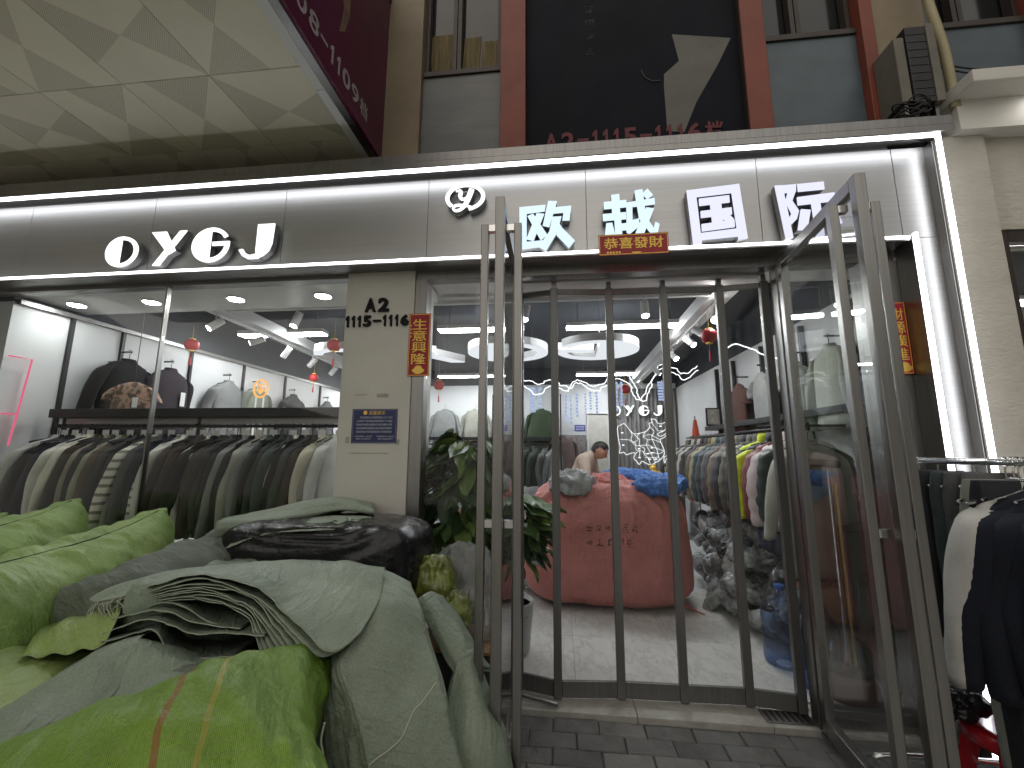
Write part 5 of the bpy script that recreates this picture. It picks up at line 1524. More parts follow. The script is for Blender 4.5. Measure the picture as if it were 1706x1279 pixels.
M['jug'] = glass('blue_jug_plastic', (.52, .64, .85), .12, 1.5, dirt=.2)
for k, (x, y) in enumerate(((1.56, .72), (1.62, .45))):
    t = thing('water_jug', 'big translucent blue water jug on the floor, %s the door' % ('further from' if k == 0 else 'closer to'), 'water jug', (x, y, .04), 'blue water jugs')
    pf = [(.05, 0), (.125, .005), (.133, .03), (.133, .09), (.126, .11), (.133, .13), (.133, .22), (.126, .24), (.133, .26), (.133, .34), (.11, .40), (.05, .44), (.03, .46), (.03, .49)]
    MB().lathe([(r, z) for r, z in pf], 24, (x, y, .04)).build('bottle', M['jug'], t, smooth=True)
    MB().lathe([(.034, .49), (.034, .52), (.02, .525)], 16, (x, y, .04)).build('cap', mat('blue_cap', (.05, .12, .4), .4), t)

# ------------------------------------------------------------------ back of the shop
M['curtain'] = mat('grey_curtain', (.20, .195, .19), .75, 0, .2, 5, .2, 30, mscale=(6, 6, .4))
us = np.linspace(0, 1, 150)
P = np.array([[(1.02+1.30*u, 5.93+.022*math.sin(u*95)+.012*math.sin(u*41+1), .3+2.45*v) for u in us] for v in np.linspace(0, 1, 4)])
o = MB().grid(P).build('grey_curtain', M['curtain'], None, smooth=True, solid=.004); tag(o, 'grey pleated curtain hanging behind the wall letters and the neon map', 'curtain')
M['mottled'] = mat('mottled_dark_cloth', (.13, .115, .115), .8, 0, .6, 26, .3, 60)
P = np.array([[(-.20+.74*u, 5.90+.02*math.sin(u*38), .3+1.52*v) for u in np.linspace(0, 1, 70)] for v in np.linspace(0, 1, 4)])
o = MB().grid(P).build('mottled_hanging', M['mottled'], None, smooth=True, solid=.004); tag(o, 'dark mottled cloth hanging on the back wall behind the man', 'cloth')
garment('brown_shirt', 'plum brown shirt hanging in front of the dark mottled cloth', 'shirt', 'jacket2', (.08, 5.72, 1.86), .1, (.12, .085, .08), hanger='black hanger of the plum brown shirt')
t = thing('storeroom_door', 'plain pale door in the back wall beside the grey curtain', 'door', (.80, 5.97, 0))
MB().box(.60, .98, 5.955, 5.985, .04, 2.22).build('leaf', mat('pale_door', (.50, .49, .44), .5), t, bevel=.003)
MB().box(.57, .598, 5.94, 5.99, .04, 2.25).build('door_frame', M['white_paint'], t); MB().box(.982, 1.01, 5.94, 5.99, .04, 2.25).build('door_frame', M['white_paint'], t)
MB().box(.57, 1.01, 5.94, 5.99, 2.251, 2.28).build('door_frame', M['white_paint'], t)
MB().tube([(.64, 5.94, 1.05), (.72, 5.94, 1.05)], .008, 8).build('handle', M['chrome'], t)
M['blue_plate'] = mat('blue_plate', (.045, .05, .30), .4)
t = thing('blue_wall_sign', 'small blue sign with pale lines on the back wall', 'sign', (.43, 5.99, 1.91))
MB().box(.325, .535, 5.985, 5.997, 1.905, 2.025).build('plate', M['blue_plate'], t)
for k in range(3): MB().box(.345, .515, 5.9835, 5.9848, 1.93+.03*k, 1.940+.03*k).build('printed_line', M['print_white'], t)
ct = thing('back_counter', 'long dark counter at the back of the shop', 'counter', (1.4, 5.2, .04))
MB().box(.55, 2.2, 5.0, 5.45, .86, .91).build('top', M['black'], ct, bevel=.004); MB().box(.6, 2.15, 5.05, 5.44, .04, .859).build('cabinet', M['dark_frame'], ct)
orn = thing('gold_ornament', 'golden lucky figurine on a black base on the back counter', 'ornament', (1.66, 5.15, .91))
MB().lathe([(.12, 0), (.15, .03), (.15, .09), (.12, .13)], 18, (1.66, 5.15, .912)).build('base', M['black'], orn, smooth=True)
for dx, dz, r in ((0, .20, .085), (-.07, .19, .06), (.07, .19, .06), (0, .29, .06), (-.035, .35, .022), (.035, .35, .022)):
    MB().lathe([(r*math.cos(a), r*math.sin(a)) for a in np.linspace(-1.4, 1.4, 9)], 14, (1.66+dx, 5.15, .912+dz)).build('gold_form', M['gold'], orn, smooth=True)
pf_ = thing('picture_frame', 'small standing framed picture next to the gold ornament', 'picture', (1.97, 5.2, .91))
MB().box(1.84, 2.09, 5.20, 5.22, .912, 1.26).build('frame', M['dark_frame'], pf_, bevel=.003)
MB().box(1.865, 2.065, 5.196, 5.1995, .94, 1.235).build('picture', mat('picture_print', (.40, .38, .33), .6, 0, .6, 14), pf_)
for k, (x, c, nm, h) in enumerate(((1.30, (.16, .02, .03), 'dark red tea caddy', .13), (1.42, (.55, .55, .53), 'white tea cup', .08))):
    o = MB().lathe([(.05, 0), (.058, .02), (.058, h), (.03, h+.02), (.02, h+.04)], 16, (x, 5.12, .912)).build('tea_caddy' if k == 0 else 'tea_cup', mat('glazed_ware', c, .25), None, smooth=True)
    tag(o, '%s on the back counter next to the gold ornament' % nm, 'caddy' if k == 0 else 'cup')
bx_ = thing('printer', 'small white printer on the back counter', 'printer', (.98, 5.15, .91))
MB().box(.85, 1.10, 5.05, 5.25, .912, 1.0).build('body', M['white_paint'], bx_, bevel=.008); MB().box(.87, 1.08, 5.06, 5.2, 1.0005, 1.09).build('lid', M['grey_poly'], bx_, bevel=.008)
# red flag-like umbrella and knick-knacks shelf in the corner
um = thing('orange_umbrella', 'furled orange red parasol standing in the corner beyond the puffer jackets', 'umbrella', (2.16, 4.3, .04))
P = np.array([[(2.16+(.02+.11*(v**.8))*math.cos(a)*(1+.18*math.cos(6*a)), 4.3+(.02+.11*(v**.8))*math.sin(a)*(1+.18*math.cos(6*a)), 2.0-1.25*v) for a in np.linspace(0, 2*PI, 36, endpoint=False)] for v in np.linspace(0, 1, 8)])
MB().grid(P, cv=True).build('canopy', mat('orange_red_cloth', (.62, .08, .03), .6, 0, .2, 6), um, smooth=True)
MB().tube([(2.16, 4.3, .04), (2.16, 4.3, 2.06)], .012, 8).build('pole', M['steel'], um)
sh = thing('corner_picture', 'small framed picture standing on the shelf over the puffer rail', 'picture', (2.2, 3.5, 1.87))
MB().box(2.10, 2.30, 3.60, 3.62, 1.862, 2.12).build('frame', M['dark_frame'], sh); MB().box(2.12, 2.28, 3.596, 3.599, 1.885, 2.10).build('picture', mat('corner_print', (.5, .47, .40), .6, 0, .5, 16), sh)

# ------------------------------------------------------------------ garment steamer and cartons behind the swung out door
sm_ = thing('garment_steamer', 'garment steamer with black ribbed hose and clear water tank behind the swung out door', 'steamer', (1.74, .34, .04))
MB().lathe([(.14, 0), (.16, .03), (.15, .10), (.12, .14)], 22, (1.74, .34, .042)).build('base', mat('dark_red_plastic', (.10, .03, .035), .35), sm_, smooth=True)
MB().lathe([(.12, .145), (.14, .18), (.135, .26), (.09, .32), (.04, .35), (.035, .40)], 22, (1.74, .34, .042)).build('water_tank', glass('clear_tank', (.85, .86, .85), .08, 1.5, dirt=.25), sm_, smooth=True)
MB().tube([(1.76, .36, .2), (1.78, .38, 1.40)], .011, 10).build('pole', M['chrome'], sm_)
MB().tube([(1.80, .36, .2), (1.81, .38, 1.30)], .008, 10).build('pole', M['gold'], sm_)
hp = cr([(1.70, .36, .42), (1.66, .36, .50), (1.60, .36, .62), (1.585, .36, .80), (1.59, .36, 1.05), (1.62, .37, 1.28), (1.68, .37, 1.40)], 90)
MB().tube(hp, [.017+.004*(k % 2) for k in range(90)], 10).build('hose', M['rubber'], sm_)
MB().bar((1.62, .37, 1.44), (1.84, .38, 1.42), .07, .05).build('head', M['black'], sm_, bevel=.012)
MB().tube([(1.70, .37, 1.42), (1.69, .37, 1.28)], .03, 12).build('grip', M['black'], sm_, smooth=True)
cb = thing('cardboard_carton', 'brown cardboard carton on the floor behind the garment steamer', 'carton', (1.78, .52, .04))
MB().box(1.70, 1.86, .50, .53, .04, .60).build('side', M['cardboard'], cb); MB().box(1.70, 1.86, .531, .8, .04, .58).build('body', M['cardboard'], cb)
dc = thing('dark_cabinet', 'low dark green cabinet against the white wall behind the swung out door', 'cabinet', (2.1, .6, .04))
MB().box(1.89, 2.30, .40, .70, .04, .98).build('body', mat('dark_green_lacquer', (.07, .08, .072), .4), dc, bevel=.004); MB().box(1.87, 2.32, .38, .72, .981, 1.0).build('top', M['black'], dc)
t = thing('payment_card_stand', 'small blue and white payment card on the white wall behind the swung out door', 'card', (1.98, .70, 1.2))
MB().box(1.915, 2.015, .698, .702, 1.12, 1.30).build('card', mat('blue_card', (.03, .09, .42), .4), t); MB().box(1.935, 1.995, .6965, .6978, 1.15, 1.24).build('white_square', M['print_white'], t)
MB().box(1.955, 1.975, .6985, .7015, 1.0005, 1.12).build('stem', M['chrome'], t)

# ------------------------------------------------------------------ potted plant behind the sidelight
def leaf_mesh():
    P = []
    for v in np.linspace(0, 1, 9):
        w = .055*math.sin(PI*min(1, v*1.02+.02))**.8*(1-.25*v)+.001
        for_ = []
        for u in (-1, -.5, 0, .5, 1):
            for_.append((u*w, v*.20, .012*abs(u)*1.2-.05*v*v+.004*math.sin(v*9)*abs(u)))
        P.append(for_)
    me = MB().grid(np.array(P)).mesh('leaf', smooth=True); me.materials.append(None); return me
LEAF = leaf_mesh()
M['leaf_a'] = mat('dark_green_leaf', (.035, .075, .022), .35, 0, .35, 9); M['leaf_b'] = mat('mid_green_leaf', (.075, .14, .035), .38, 0, .35, 9); M['leaf_c'] = mat('yellow_green_leaf', (.16, .24, .05), .4, 0, .3, 9)
def plant(label, x, y, h, n, spread, seed, zlo=.5):
    r = np.random.default_rng(seed)
    t = thing('potted_plant', label, 'plant', (x, y, .04), 'potted broad-leaved plants')
    MB().lathe([(.13, 0), (.15, .02), (.18, .34), (.19, .36), (.17, .36), (.16, .33)], 20, (x, y, .042)).build('pot', mat('glazed_pot', (.35, .36, .34), .3), t, smooth=True)
    MB().lathe([(.158, .325), (.158, .33)], 18, (x, y, .042)).build('soil', M['soil'], t)
    tips = []
    for k in range(6):
        a = r.uniform(0, 6.28); top = (x+spread*.6*math.cos(a), y+spread*.35*math.sin(a), h*r.uniform(.7, .98))
        pts = cr([(x+.03*math.cos(a), y+.03*math.sin(a), .37), (x+.1*math.cos(a), y+.06*math.sin(a), h*.45), top], 12)
        MB().tube(pts, [.012*(1-.6*i/11) for i in range(12)], 6).build('stem', M['wood'], t, smooth=True); tips.append(pts)
    for k in range(n):
        a = r.uniform(0, 6.28)
        q3 = r.normal(0, 1, 3); q3 /= np.linalg.norm(q3); q3 *= r.uniform(.35, 1)**.5
        zc = (zlo+h)/2
        q = Vector((x+q3[0]*spread, y+q3[1]*spread*.62, zc+q3[2]*(h-zlo)/2))
        a = math.atan2(q.y-y, q.x-x)+r.normal(0, .6)
        o = link('leaf', LEAF, t, [M[r.choice(['leaf_a', 'leaf_a', 'leaf_a', 'leaf_b', 'leaf_b', 'leaf_c'])]])
        o.location = q-OFF[t.name]
        o.rotation_euler = (r.uniform(-1.3, .2), r.uniform(-.6, .6), a-PI/2); s_ = r.uniform(.8, 1.5); o.scale = (s_, s_, s_)
    return t
plant('tall broad-leaved potted plant crowding the glass next to the cream pillar', -.70, .44, 1.70, 260, .27, 5, .62)
plant('smaller broad-leaved potted plant whose leaves show past the edge-on glass door', -.38, .66, 1.25, 110, .20, 8, .7)
t = thing('red_ribbon_bow', 'glittering red ribbon tied into the tall potted plant', 'ribbon', (-.62, .34, .8))
M['ribbon'] = mat('red_glitter', (.38, .01, .02), .25, .2, .5, 60)
for k in range(12):
    a = k*.9; MB().tube(cr([(-.62, .33, .92), (-.62+.07*math.cos(a), .32, .95+.07*math.sin(a)), (-.62+.12*math.cos(a+.4), .33, .90+.10*math.sin(a+.4))], 8), .006, 5).build('loop', M['ribbon'], t)
MB().tube(cr([(-.62, .33, .9), (-.68, .32, .7), (-.74, .32, .62)], 8), .010, 5).build('tail', M['ribbon'], t)

# ------------------------------------------------------------------ the man bending over the bale
def skin_mesh(name, verts, edges, radii, root=0, sub=2):
    me = bpy.data.meshes.new(name); me.from_pydata(verts, edges, []); me.update()
    o = bpy.data.objects.new(name, me); col.objects.link(o)
    m_ = o.modifiers.new('skin', 'SKIN')
    for k, r_ in enumerate(radii):
        sv = me.skin_vertices[0].data[k]; sv.radius = r_ if isinstance(r_, tuple) else (r_, r_)
        sv.use_root = (k == root)
    m_.use_smooth_shade = True
    s_ = o.modifiers.new('sub', 'SUBSURF'); s_.levels = sub; s_.render_levels = sub
    bpy.context.view_layer.update()
    r_ = bpy.data.meshes.new_from_object(o.evaluated_get(bpy.context.evaluated_depsgraph_get()))
    bpy.data.objects.remove(o)
    return r_
man = thing('person', 'man in a beige T-shirt bending forward over the goods behind the huge red bale', 'person', (.19, 3.0, .04))
# local: x = the way he faces (to the right), y = away from the street, z up
V_ = [(0, 0, .92), (.05, 0, 1.08), (.13, 0, 1.24), (.20, 0, 1.36), (.265, 0, 1.425), (.315, 0, 1.455), (.335, 0, 1.44)]
Rd = [(.15, .12), (.15, .115), (.165, .12), (.15, .10), (.062, .06), (.058, .055), (.05, .05)]
Ed = [(0, 1), (1, 2), (2, 3), (3, 4), (4, 5), (5, 6)]
def chain(par, pts, rr):
    p = par
    for q, r_ in zip(pts, rr):
        V_.append(q); Rd.append(r_); Ed.append((p, len(V_)-1)); p = len(V_)-1
    return p
for s in (-1, 1):
    chain(0, [(-.01, s*.10, .86), (.02, s*.11, .50), (-.02, s*.11, .10), (.06, s*.12, .05), (.16, s*.13, .03)], [.10, .075, .05, .045, .035])
    w = chain(3, [(.19, s*.17, 1.36), (.235, s*.21, 1.15), (.40, s*.17, 1.03), (.45, s*.15, 1.01)], [.068, .05, .036, .032])
    for f in range(5):
        dy = (f-2)*.018
        if f == 4: chain(w, [(.46, s*.15-.03*s, 1.0), (.495, s*.15-.05*s, .985)], [.011, .009])
        else: chain(w, [(.49, s*.15+dy, 1.005), (.525, s*.15+dy*1.1, .995), (.548, s*.15+dy*1.1, .978)], [.011, .0095, .008])
body = skin_mesh('body', V_, Ed, Rd)
# head: shaped ellipsoid joined to the same mesh
hd = pillow(.105, .078, .118, 1, 1, 26, 30, 0, 5, 1)
for i in range(hd.shape[0]):
    for j in range(hd.shape[1]):
        x, y, z = hd[i, j]
        if z < -.02 and x > 0: x *= 1-.10*(-z/.12)
        if x > .06 and abs(y) < .02: x += .024*math.exp(-((z+.012)/.026)**2)*(1-abs(y)/.02)          # nose
        if x > .05: x -= .012*math.exp(-((z-.018)/.014)**2)*math.exp(-((abs(y)-.032)/.016)**2)        # eye sockets
        if x > .05: x += .006*math.exp(-((z+.055)/.010)**2)*math.exp(-(y/.028)**2)                    # lips
        hd[i, j] = (x, y, z)
Mh = Matrix.Translation((.352, 0, 1.468)) @ Euler((0, R(38), 0)).to_matrix().to_4x4()
hb = MB().grid(hd, cv=True)
for s in (-1, 1):
    hb.grid(pillow(.020, .008, .034, 1, 1, 8, 12, 0, 5, 1)+np.array([-.008, s*.080, -.005]), cv=True)
import bmesh
b = bmesh.new(); b.from_mesh(body)
vv = [b.verts.new(Mh @ Vector(v)) for v in hb.v]
for f in hb.f:
    try: b.faces.new([vv[i] for i in f]).smooth = True
    except ValueError: pass
bmesh.ops.recalc_face_normals(b, faces=b.faces); b.to_mesh(body); b.free(); body.materials.clear(); body.materials.append(M['skin'])
bo = link('body', body, man); bo.rotation_euler = (0, 0, -.35)
def shell(name, test, m_, push, src=None):
    s0 = bmesh.new(); s0.from_mesh(src or body); s0.normal_update()
    dele = [f for f in s0.faces if not test(f.calc_center_median())]
    bmesh.ops.delete(s0, geom=dele, context='FACES')
    for v in s0.verts: v.co += v.normal*push
    me = bpy.data.meshes.new(name); s0.to_mesh(me); s0.free(); me.materials.clear(); me.materials.append(m_)
    me.polygons.foreach_set('use_smooth', [True]*len(me.polygons))
    o = link(name, me, man); o.rotation_euler = (0, 0, -.35); return o
shell('t_shirt', lambda c: c.z > .88 and c.z < 1.445 and c.x < .275 and not (abs(c.y) > .10 and c.z < 1.17), mat('beige_cotton', (.60, .50, .42), .85, 0, .08, 12, .3, 30), .014)
shell('trousers', lambda c: .10 < c.z < .93 and abs(c.y) < .3 and c.x < .17, mat('dark_trousers', (.03, .033, .04), .8), .016)
shell('shoe', lambda c: c.z < .10, M['black'], .008)
Mi = Mh.inverted()
hr = shell('hair', lambda c: (lambda q: c.z > 1.33 and (q.z > .045 or (q.x < -.02 and q.z > -.055)) and not (q.x > .055 and q.z < .075) and q.length < .14)(Mi @ c), M['hair'], .009)
NET = {
'E1':[[(-1.957,-0.95,0.89),(-1.859,-0.9,0.929),(-1.693,-0.8,0.946),(-1.5,-0.7,0.926),(-1.256,-0.65,0.935),(-1.012,-0.65,0.943),(-0.804,-0.68,0.931)],[(-1.825,-1.12,0.919),(-1.748,-1.08,0.963),(-1.586,-0.98,0.997),(-1.363,-0.92,1.006),(-1.116,-0.88,1.016),(-0.898,-0.88,1.023),(-0.729,-0.9,1.01)],[(-1.751,-1.16,0.925),(-1.604,-1.14,0.978),(-1.408,-1.1,1.019),(-1.183,-1.08,1.004),(-0.958,-1.08,0.97),(-0.778,-1.08,0.956),(-0.681,-1.05,0.939)],[(-1.739,-1.18,0.925),(-1.492,-1.2,0.992),(-1.306,-1.2,1.04),(-1.061,-1.24,1.015),(-0.893,-1.28,0.941),(-0.74,-1.3,0.858),(-0.67,-1.22,0.882)]],
'E1in':[[(-1.912,-0.95,0.88),(-1.826,-0.9,0.905),(-1.688,-0.8,0.907),(-1.456,-0.75,0.888),(-1.218,-0.7,0.869),(-0.981,-0.7,0.878),(-0.806,-0.7,0.858)],[(-1.69,-1.1,0.914),(-1.615,-1.05,0.935),(-1.479,-1.0,0.955),(-1.281,-0.98,0.949),(-1.089,-0.95,0.924),(-0.93,-0.95,0.896),(-0.801,-0.95,0.879)],[(-1.632,-1.13,0.922),(-1.527,-1.1,0.953),(-1.363,-1.1,0.971),(-1.187,-1.1,0.956),(-1.036,-1.1,0.909),(-0.913,-1.1,0.863),(-0.782,-1.08,0.841)],[(-1.575,-1.16,0.932),(-1.413,-1.18,0.978),(-1.264,-1.2,0.991),(-1.104,-1.22,0.962),(-1.038,-1.24,0.906),(-0.971,-1.26,0.832),(-0.866,-1.24,0.821)]],
'E2':[[(-0.751,-0.9,1.014),(-0.69,-0.9,0.997),(-0.607,-0.92,0.968)],[(-0.719,-1.08,0.937),(-0.634,-1.06,0.934),(-0.536,-1.0,0.886)],[(-0.711,-1.2,0.863),(-0.592,-1.15,0.829),(-0.475,-1.05,0.783)],[(-0.717,-1.26,0.806),(-0.566,-1.2,0.732),(-0.419,-1.1,0.691)],[(-0.64,-1.3,0.71),(-0.506,-1.24,0.651),(-0.374,-1.12,0.574)],[(-0.579,-1.32,0.565),(-0.454,-1.26,0.517),(-0.323,-1.15,0.454)],[(-0.515,-1.32,0.354),(-0.389,-1.26,0.302),(-0.263,-1.15,0.224)]],
'E2in':[[(-0.826,-0.9,0.884),(-0.706,-0.88,0.906),(-0.612,-0.9,0.916)],[(-0.821,-1.05,0.828),(-0.665,-1.03,0.848),(-0.542,-0.98,0.857)],[(-0.805,-1.18,0.812),(-0.624,-1.12,0.786),(-0.487,-1.03,0.764)],[(-0.815,-1.22,0.773),(-0.601,-1.16,0.691),(-0.429,-1.08,0.671)],[(-0.769,-1.26,0.68),(-0.539,-1.2,0.609),(-0.383,-1.1,0.562)],[(-0.735,-1.28,0.527),(-0.486,-1.22,0.488),(-0.331,-1.13,0.44)],[(-0.679,-1.28,0.306),(-0.419,-1.22,0.267),(-0.271,-1.13,0.207)]],
'W0':[[(-1.806,-0.92,0.919),(-1.713,-0.92,0.874),(-1.603,-0.92,0.907),(-1.504,-0.92,0.901),(-1.401,-0.92,0.862),(-1.302,-0.92,0.838)],[(-1.682,-1.11,0.935),(-1.598,-1.11,0.895),(-1.5,-1.11,0.925),(-1.41,-1.11,0.92),(-1.318,-1.11,0.886),(-1.23,-1.11,0.865)],[(-1.62,-1.2,0.95),(-1.54,-1.2,0.912),(-1.447,-1.2,0.94),(-1.363,-1.2,0.936),(-1.276,-1.2,0.904),(-1.192,-1.2,0.884)]],
'W1':[[(-1.786,-0.955,0.851),(-1.704,-0.955,0.871),(-1.623,-0.955,0.888),(-1.525,-0.955,0.888),(-1.384,-0.955,0.851),(-1.196,-0.955,0.841)],[(-1.658,-1.145,0.877),(-1.585,-1.145,0.895),(-1.512,-1.145,0.911),(-1.425,-1.145,0.91),(-1.298,-1.145,0.878),(-1.13,-1.145,0.87)],[(-1.594,-1.235,0.896),(-1.525,-1.235,0.913),(-1.456,-1.235,0.928),(-1.374,-1.235,0.928),(-1.254,-1.235,0.898),(-1.095,-1.235,0.89)]],
'W2':[[(-1.783,-0.99,0.809),(-1.626,-0.99,0.864),(-1.531,-0.99,0.873),(-1.378,-0.99,0.829),(-1.221,-0.99,0.836),(-1.066,-0.99,0.832)],[(-1.649,-1.18,0.842),(-1.509,-1.18,0.892),(-1.425,-1.18,0.9),(-1.288,-1.18,0.862),(-1.149,-1.18,0.868),(-1.01,-1.18,0.865)],[(-1.583,-1.27,0.865),(-1.451,-1.27,0.912),(-1.372,-1.27,0.919),(-1.242,-1.27,0.883),(-1.111,-1.27,0.89),(-0.98,-1.27,0.887)]],
'W3':[[(-1.753,-1.025,0.787),(-1.636,-1.025,0.815),(-1.52,-1.025,0.84),(-1.445,-1.025,0.772),(-1.338,-1.025,0.751),(-1.174,-1.025,0.768)],[(-1.617,-1.215,0.825),(-1.513,-1.215,0.85),(-1.41,-1.215,0.873),(-1.342,-1.215,0.814),(-1.248,-1.215,0.796),(-1.102,-1.215,0.811)],[(-1.549,-1.305,0.85),(-1.451,-1.305,0.874),(-1.354,-1.305,0.895),(-1.29,-1.305,0.84),(-1.201,-1.305,0.823),(-1.064,-1.305,0.837)]],
'C2':[[(-1.442,-1.2,0.856),(-1.564,-1.22,0.828),(-1.672,-1.26,0.772),(-1.771,-1.3,0.709),(-1.93,-1.34,0.647)],[(-1.356,-1.35,0.893),(-1.428,-1.4,0.873),(-1.501,-1.45,0.825),(-1.547,-1.5,0.79),(-1.621,-1.55,0.751)],[(-1.304,-1.42,0.83),(-1.342,-1.48,0.824),(-1.392,-1.53,0.808),(-1.405,-1.6,0.801),(-1.466,-1.65,0.771)],[(-1.277,-1.52,0.783),(-1.311,-1.56,0.785),(-1.339,-1.6,0.787),(-1.352,-1.67,0.785),(-1.384,-1.7,0.76)]],
'C3':[[(-1.472,-1.22,0.852),(-1.351,-1.22,0.829),(-1.233,-1.22,0.806),(-1.091,-1.2,0.805)],[(-1.354,-1.36,0.897),(-1.265,-1.36,0.874),(-1.16,-1.37,0.852),(-1.029,-1.35,0.854)],[(-1.313,-1.43,0.834),(-1.243,-1.42,0.83),(-1.155,-1.41,0.842),(-1.054,-1.38,0.854)],[(-1.276,-1.52,0.78),(-1.198,-1.5,0.812),(-1.13,-1.46,0.84),(-1.06,-1.4,0.854)]],
'H1':[[(-0.641,-0.74,0.84),(-0.572,-0.78,0.747),(-0.497,-0.82,0.661),(-0.422,-0.86,0.594)],[(-0.615,-0.72,0.859),(-0.531,-0.78,0.773),(-0.452,-0.83,0.679),(-0.378,-0.86,0.614)],[(-0.592,-0.66,0.857),(-0.491,-0.73,0.773),(-0.407,-0.77,0.687),(-0.341,-0.8,0.615)],[(-0.561,-0.58,0.812),(-0.457,-0.64,0.732),(-0.38,-0.68,0.651),(-0.302,-0.72,0.576)]],
'H2':[[(-0.428,-0.84,0.64),(-0.374,-0.8,0.648),(-0.344,-0.75,0.587),(-0.295,-0.76,0.473)],[(-0.439,-0.9,0.537),(-0.352,-0.9,0.575),(-0.289,-0.84,0.483),(-0.233,-0.8,0.388)],[(-0.434,-0.98,0.449),(-0.325,-0.97,0.511),(-0.244,-0.9,0.425),(-0.201,-0.84,0.315)],[(-0.436,-1.0,0.345),(-0.312,-1.02,0.406),(-0.217,-0.92,0.29),(-0.183,-0.85,0.184)],[(-0.428,-1.0,0.104),(-0.307,-1.02,0.131),(-0.215,-0.92,0.059),(-0.174,-0.85,0.007)]],
'G1':[[(-2.136,-1.05,0.776),(-2.004,-1.05,0.816),(-1.872,-1.05,0.849),(-1.767,-1.05,0.872)],[(-1.962,-1.2,0.769),(-1.861,-1.2,0.836),(-1.72,-1.2,0.884),(-1.6,-1.2,0.905)],[(-1.847,-1.3,0.789),(-1.743,-1.3,0.801),(-1.63,-1.3,0.82),(-1.531,-1.3,0.844)]],
'ROLLD':[[(-1.741,-0.5,1.104),(-1.598,-0.42,1.113),(-1.403,-0.34,1.152),(-1.156,-0.26,1.166)]],
}
# ------------------------------------------------------------------ pile of woven sacks in front of the window
M['sack_green'] = woven('bright_green_woven', (.34, .48, .155), (.23, .37, .10), .42, .0032, .3, .5)
M['sack_lime'] = woven('lime_green_woven', (.34, .45, .15), (.25, .36, .11), .45, .0032, .25, .4)
M['sack_moss'] = woven('moss_green_woven', (.19, .32, .04), (.13, .24, .028), .5, .0036, .25, .35, stripes=[(.33, .0065, (.26, .09, .025)), (.41, .006, (.34, .31, .05))])
M['sack_grey'] = woven('grey_green_woven', (.29, .345, .265), (.215, .265, .20), .5, .0030, .25, .35)
M['sack_grey_dark'] = woven('dark_grey_woven', (.17, .195, .16), (.11, .13, .108), .5, .0030, .25, .45)
M['sack_edge'] = mat('frayed_selvage', (.34, .38, .30), .8, 0, .3, 60)
M['thread'] = mat('pale_stitching', (.55, .55, .45), .8)
M['dark_thread'] = mat('dark_stitching', (.03, .06, .02), .8)

XA, FA, UA = sim_bag(1.42, .92, 80, 52, .5, 70, 8, 2, grav=0.)
XB, FB, UB = sim_bag(1.30, .92, 70, 50, .42, 60, 8, 5, grav=0., pucker=.84)
XA = crease(XA, FA, UA, .030, 3)
XB = crease(XB, FB, UB, .026, 13)
bagA = mesh_np('sack_body', XA, FA, UA); bagA.materials.append(None)
bagB = mesh_np('sack_body', XB, FB, UB); bagB.materials.append(None)
def sack(label, me, m, loc, rot, sc_=1., seam=None, grp='bulging woven sacks'):
    t = thing('woven_sack', label, 'sack', (0, 0, 0), grp)
    t.location = loc; t.rotation_euler = rot; t.scale = (sc_ if isinstance(sc_, tuple) else (sc_,)*3)
    o = link('sack_body', me, t, [m])
    s_ = o.modifiers.new('sub', 'SUBSURF'); s_.levels = 1; s_.render_levels = 1
    if seam is not None:
        ids = np.arange(80*52).reshape(80, 52)[3:-3, seam]
        P = XA[ids]*np.array([1, 1.004, 1])
        MB().tube(cr(P[::2], 90), .0035, 5).build('seam', M['dark_thread'], t)
    return t
UP = PI/2
sack('long bright green sack with a stitched ridge and a pointed ear beside the black bundle', bagA, M['sack_green'], (-2.36, -.93, .68), (UP+.12, R(-3), PI/2+.10), (1.0, 1.08, 1.1), -1)
sack('bright green sack with stitched ridge lying against the window further from the pillar', bagA, M['sack_green'], (-3.02, -.83, .71), (UP+.05, R(-3), PI/2+.14), (1.0, 1.08, 1.1), -1)
sack('dull green sack end at the far corner of the window', bagA, M['sack_green'], (-3.70, -.75, .66), (UP, 0, PI/2+.1), 1.)
sack('dark grey woven sack lying below the bright green sack with the pointed ear', bagA, M['sack_grey_dark'], (-1.84, -.70, .76), (R(30), R(-13), PI/2-.34), (.62, .74, 1.0))
for k, (x, y, m, nm) in enumerate(((-1.55, -.66, 'sack_grey', 'grey green'), (-1.0, -.62, 'sack_grey_dark', 'dark grey'))):
    sack('%s sack at the bottom of the pile under the black bundle' % nm, bagB, M[m], (x, y, 0.60 if k == 0 else .40), (UP, 0, PI/2+.05*k), (.9, .98 if k == 0 else .82, 1.05))
sack('lime green sack at the bottom of the near end of the pile', bagB, M['sack_lime'], (-1.35, -1.50, .24), (0, 0, .3), (1, 1, 1))
sack('pale lime sack flattened under the sliding grey sheets', bagB, M['sack_lime'], (-2.10, -1.46, .60), (R(-4), R(3), .35), (1.0, 1.0, 1.0))
sack('dark green sack on the ground under the pale lime sack', bagB, M['sack_green'], (-2.2, -1.5, .22), (0, 0, .25), (1.0, 1.0, .9))
# near moss green sack with two printed stripes
ms = sack('moss green sack with orange and yellow stripes nearest in the pile', bagA, M['sack_moss'], (-1.11, -1.79, .60), (R(4), R(-16), .56), (.94, .86, 1.0))

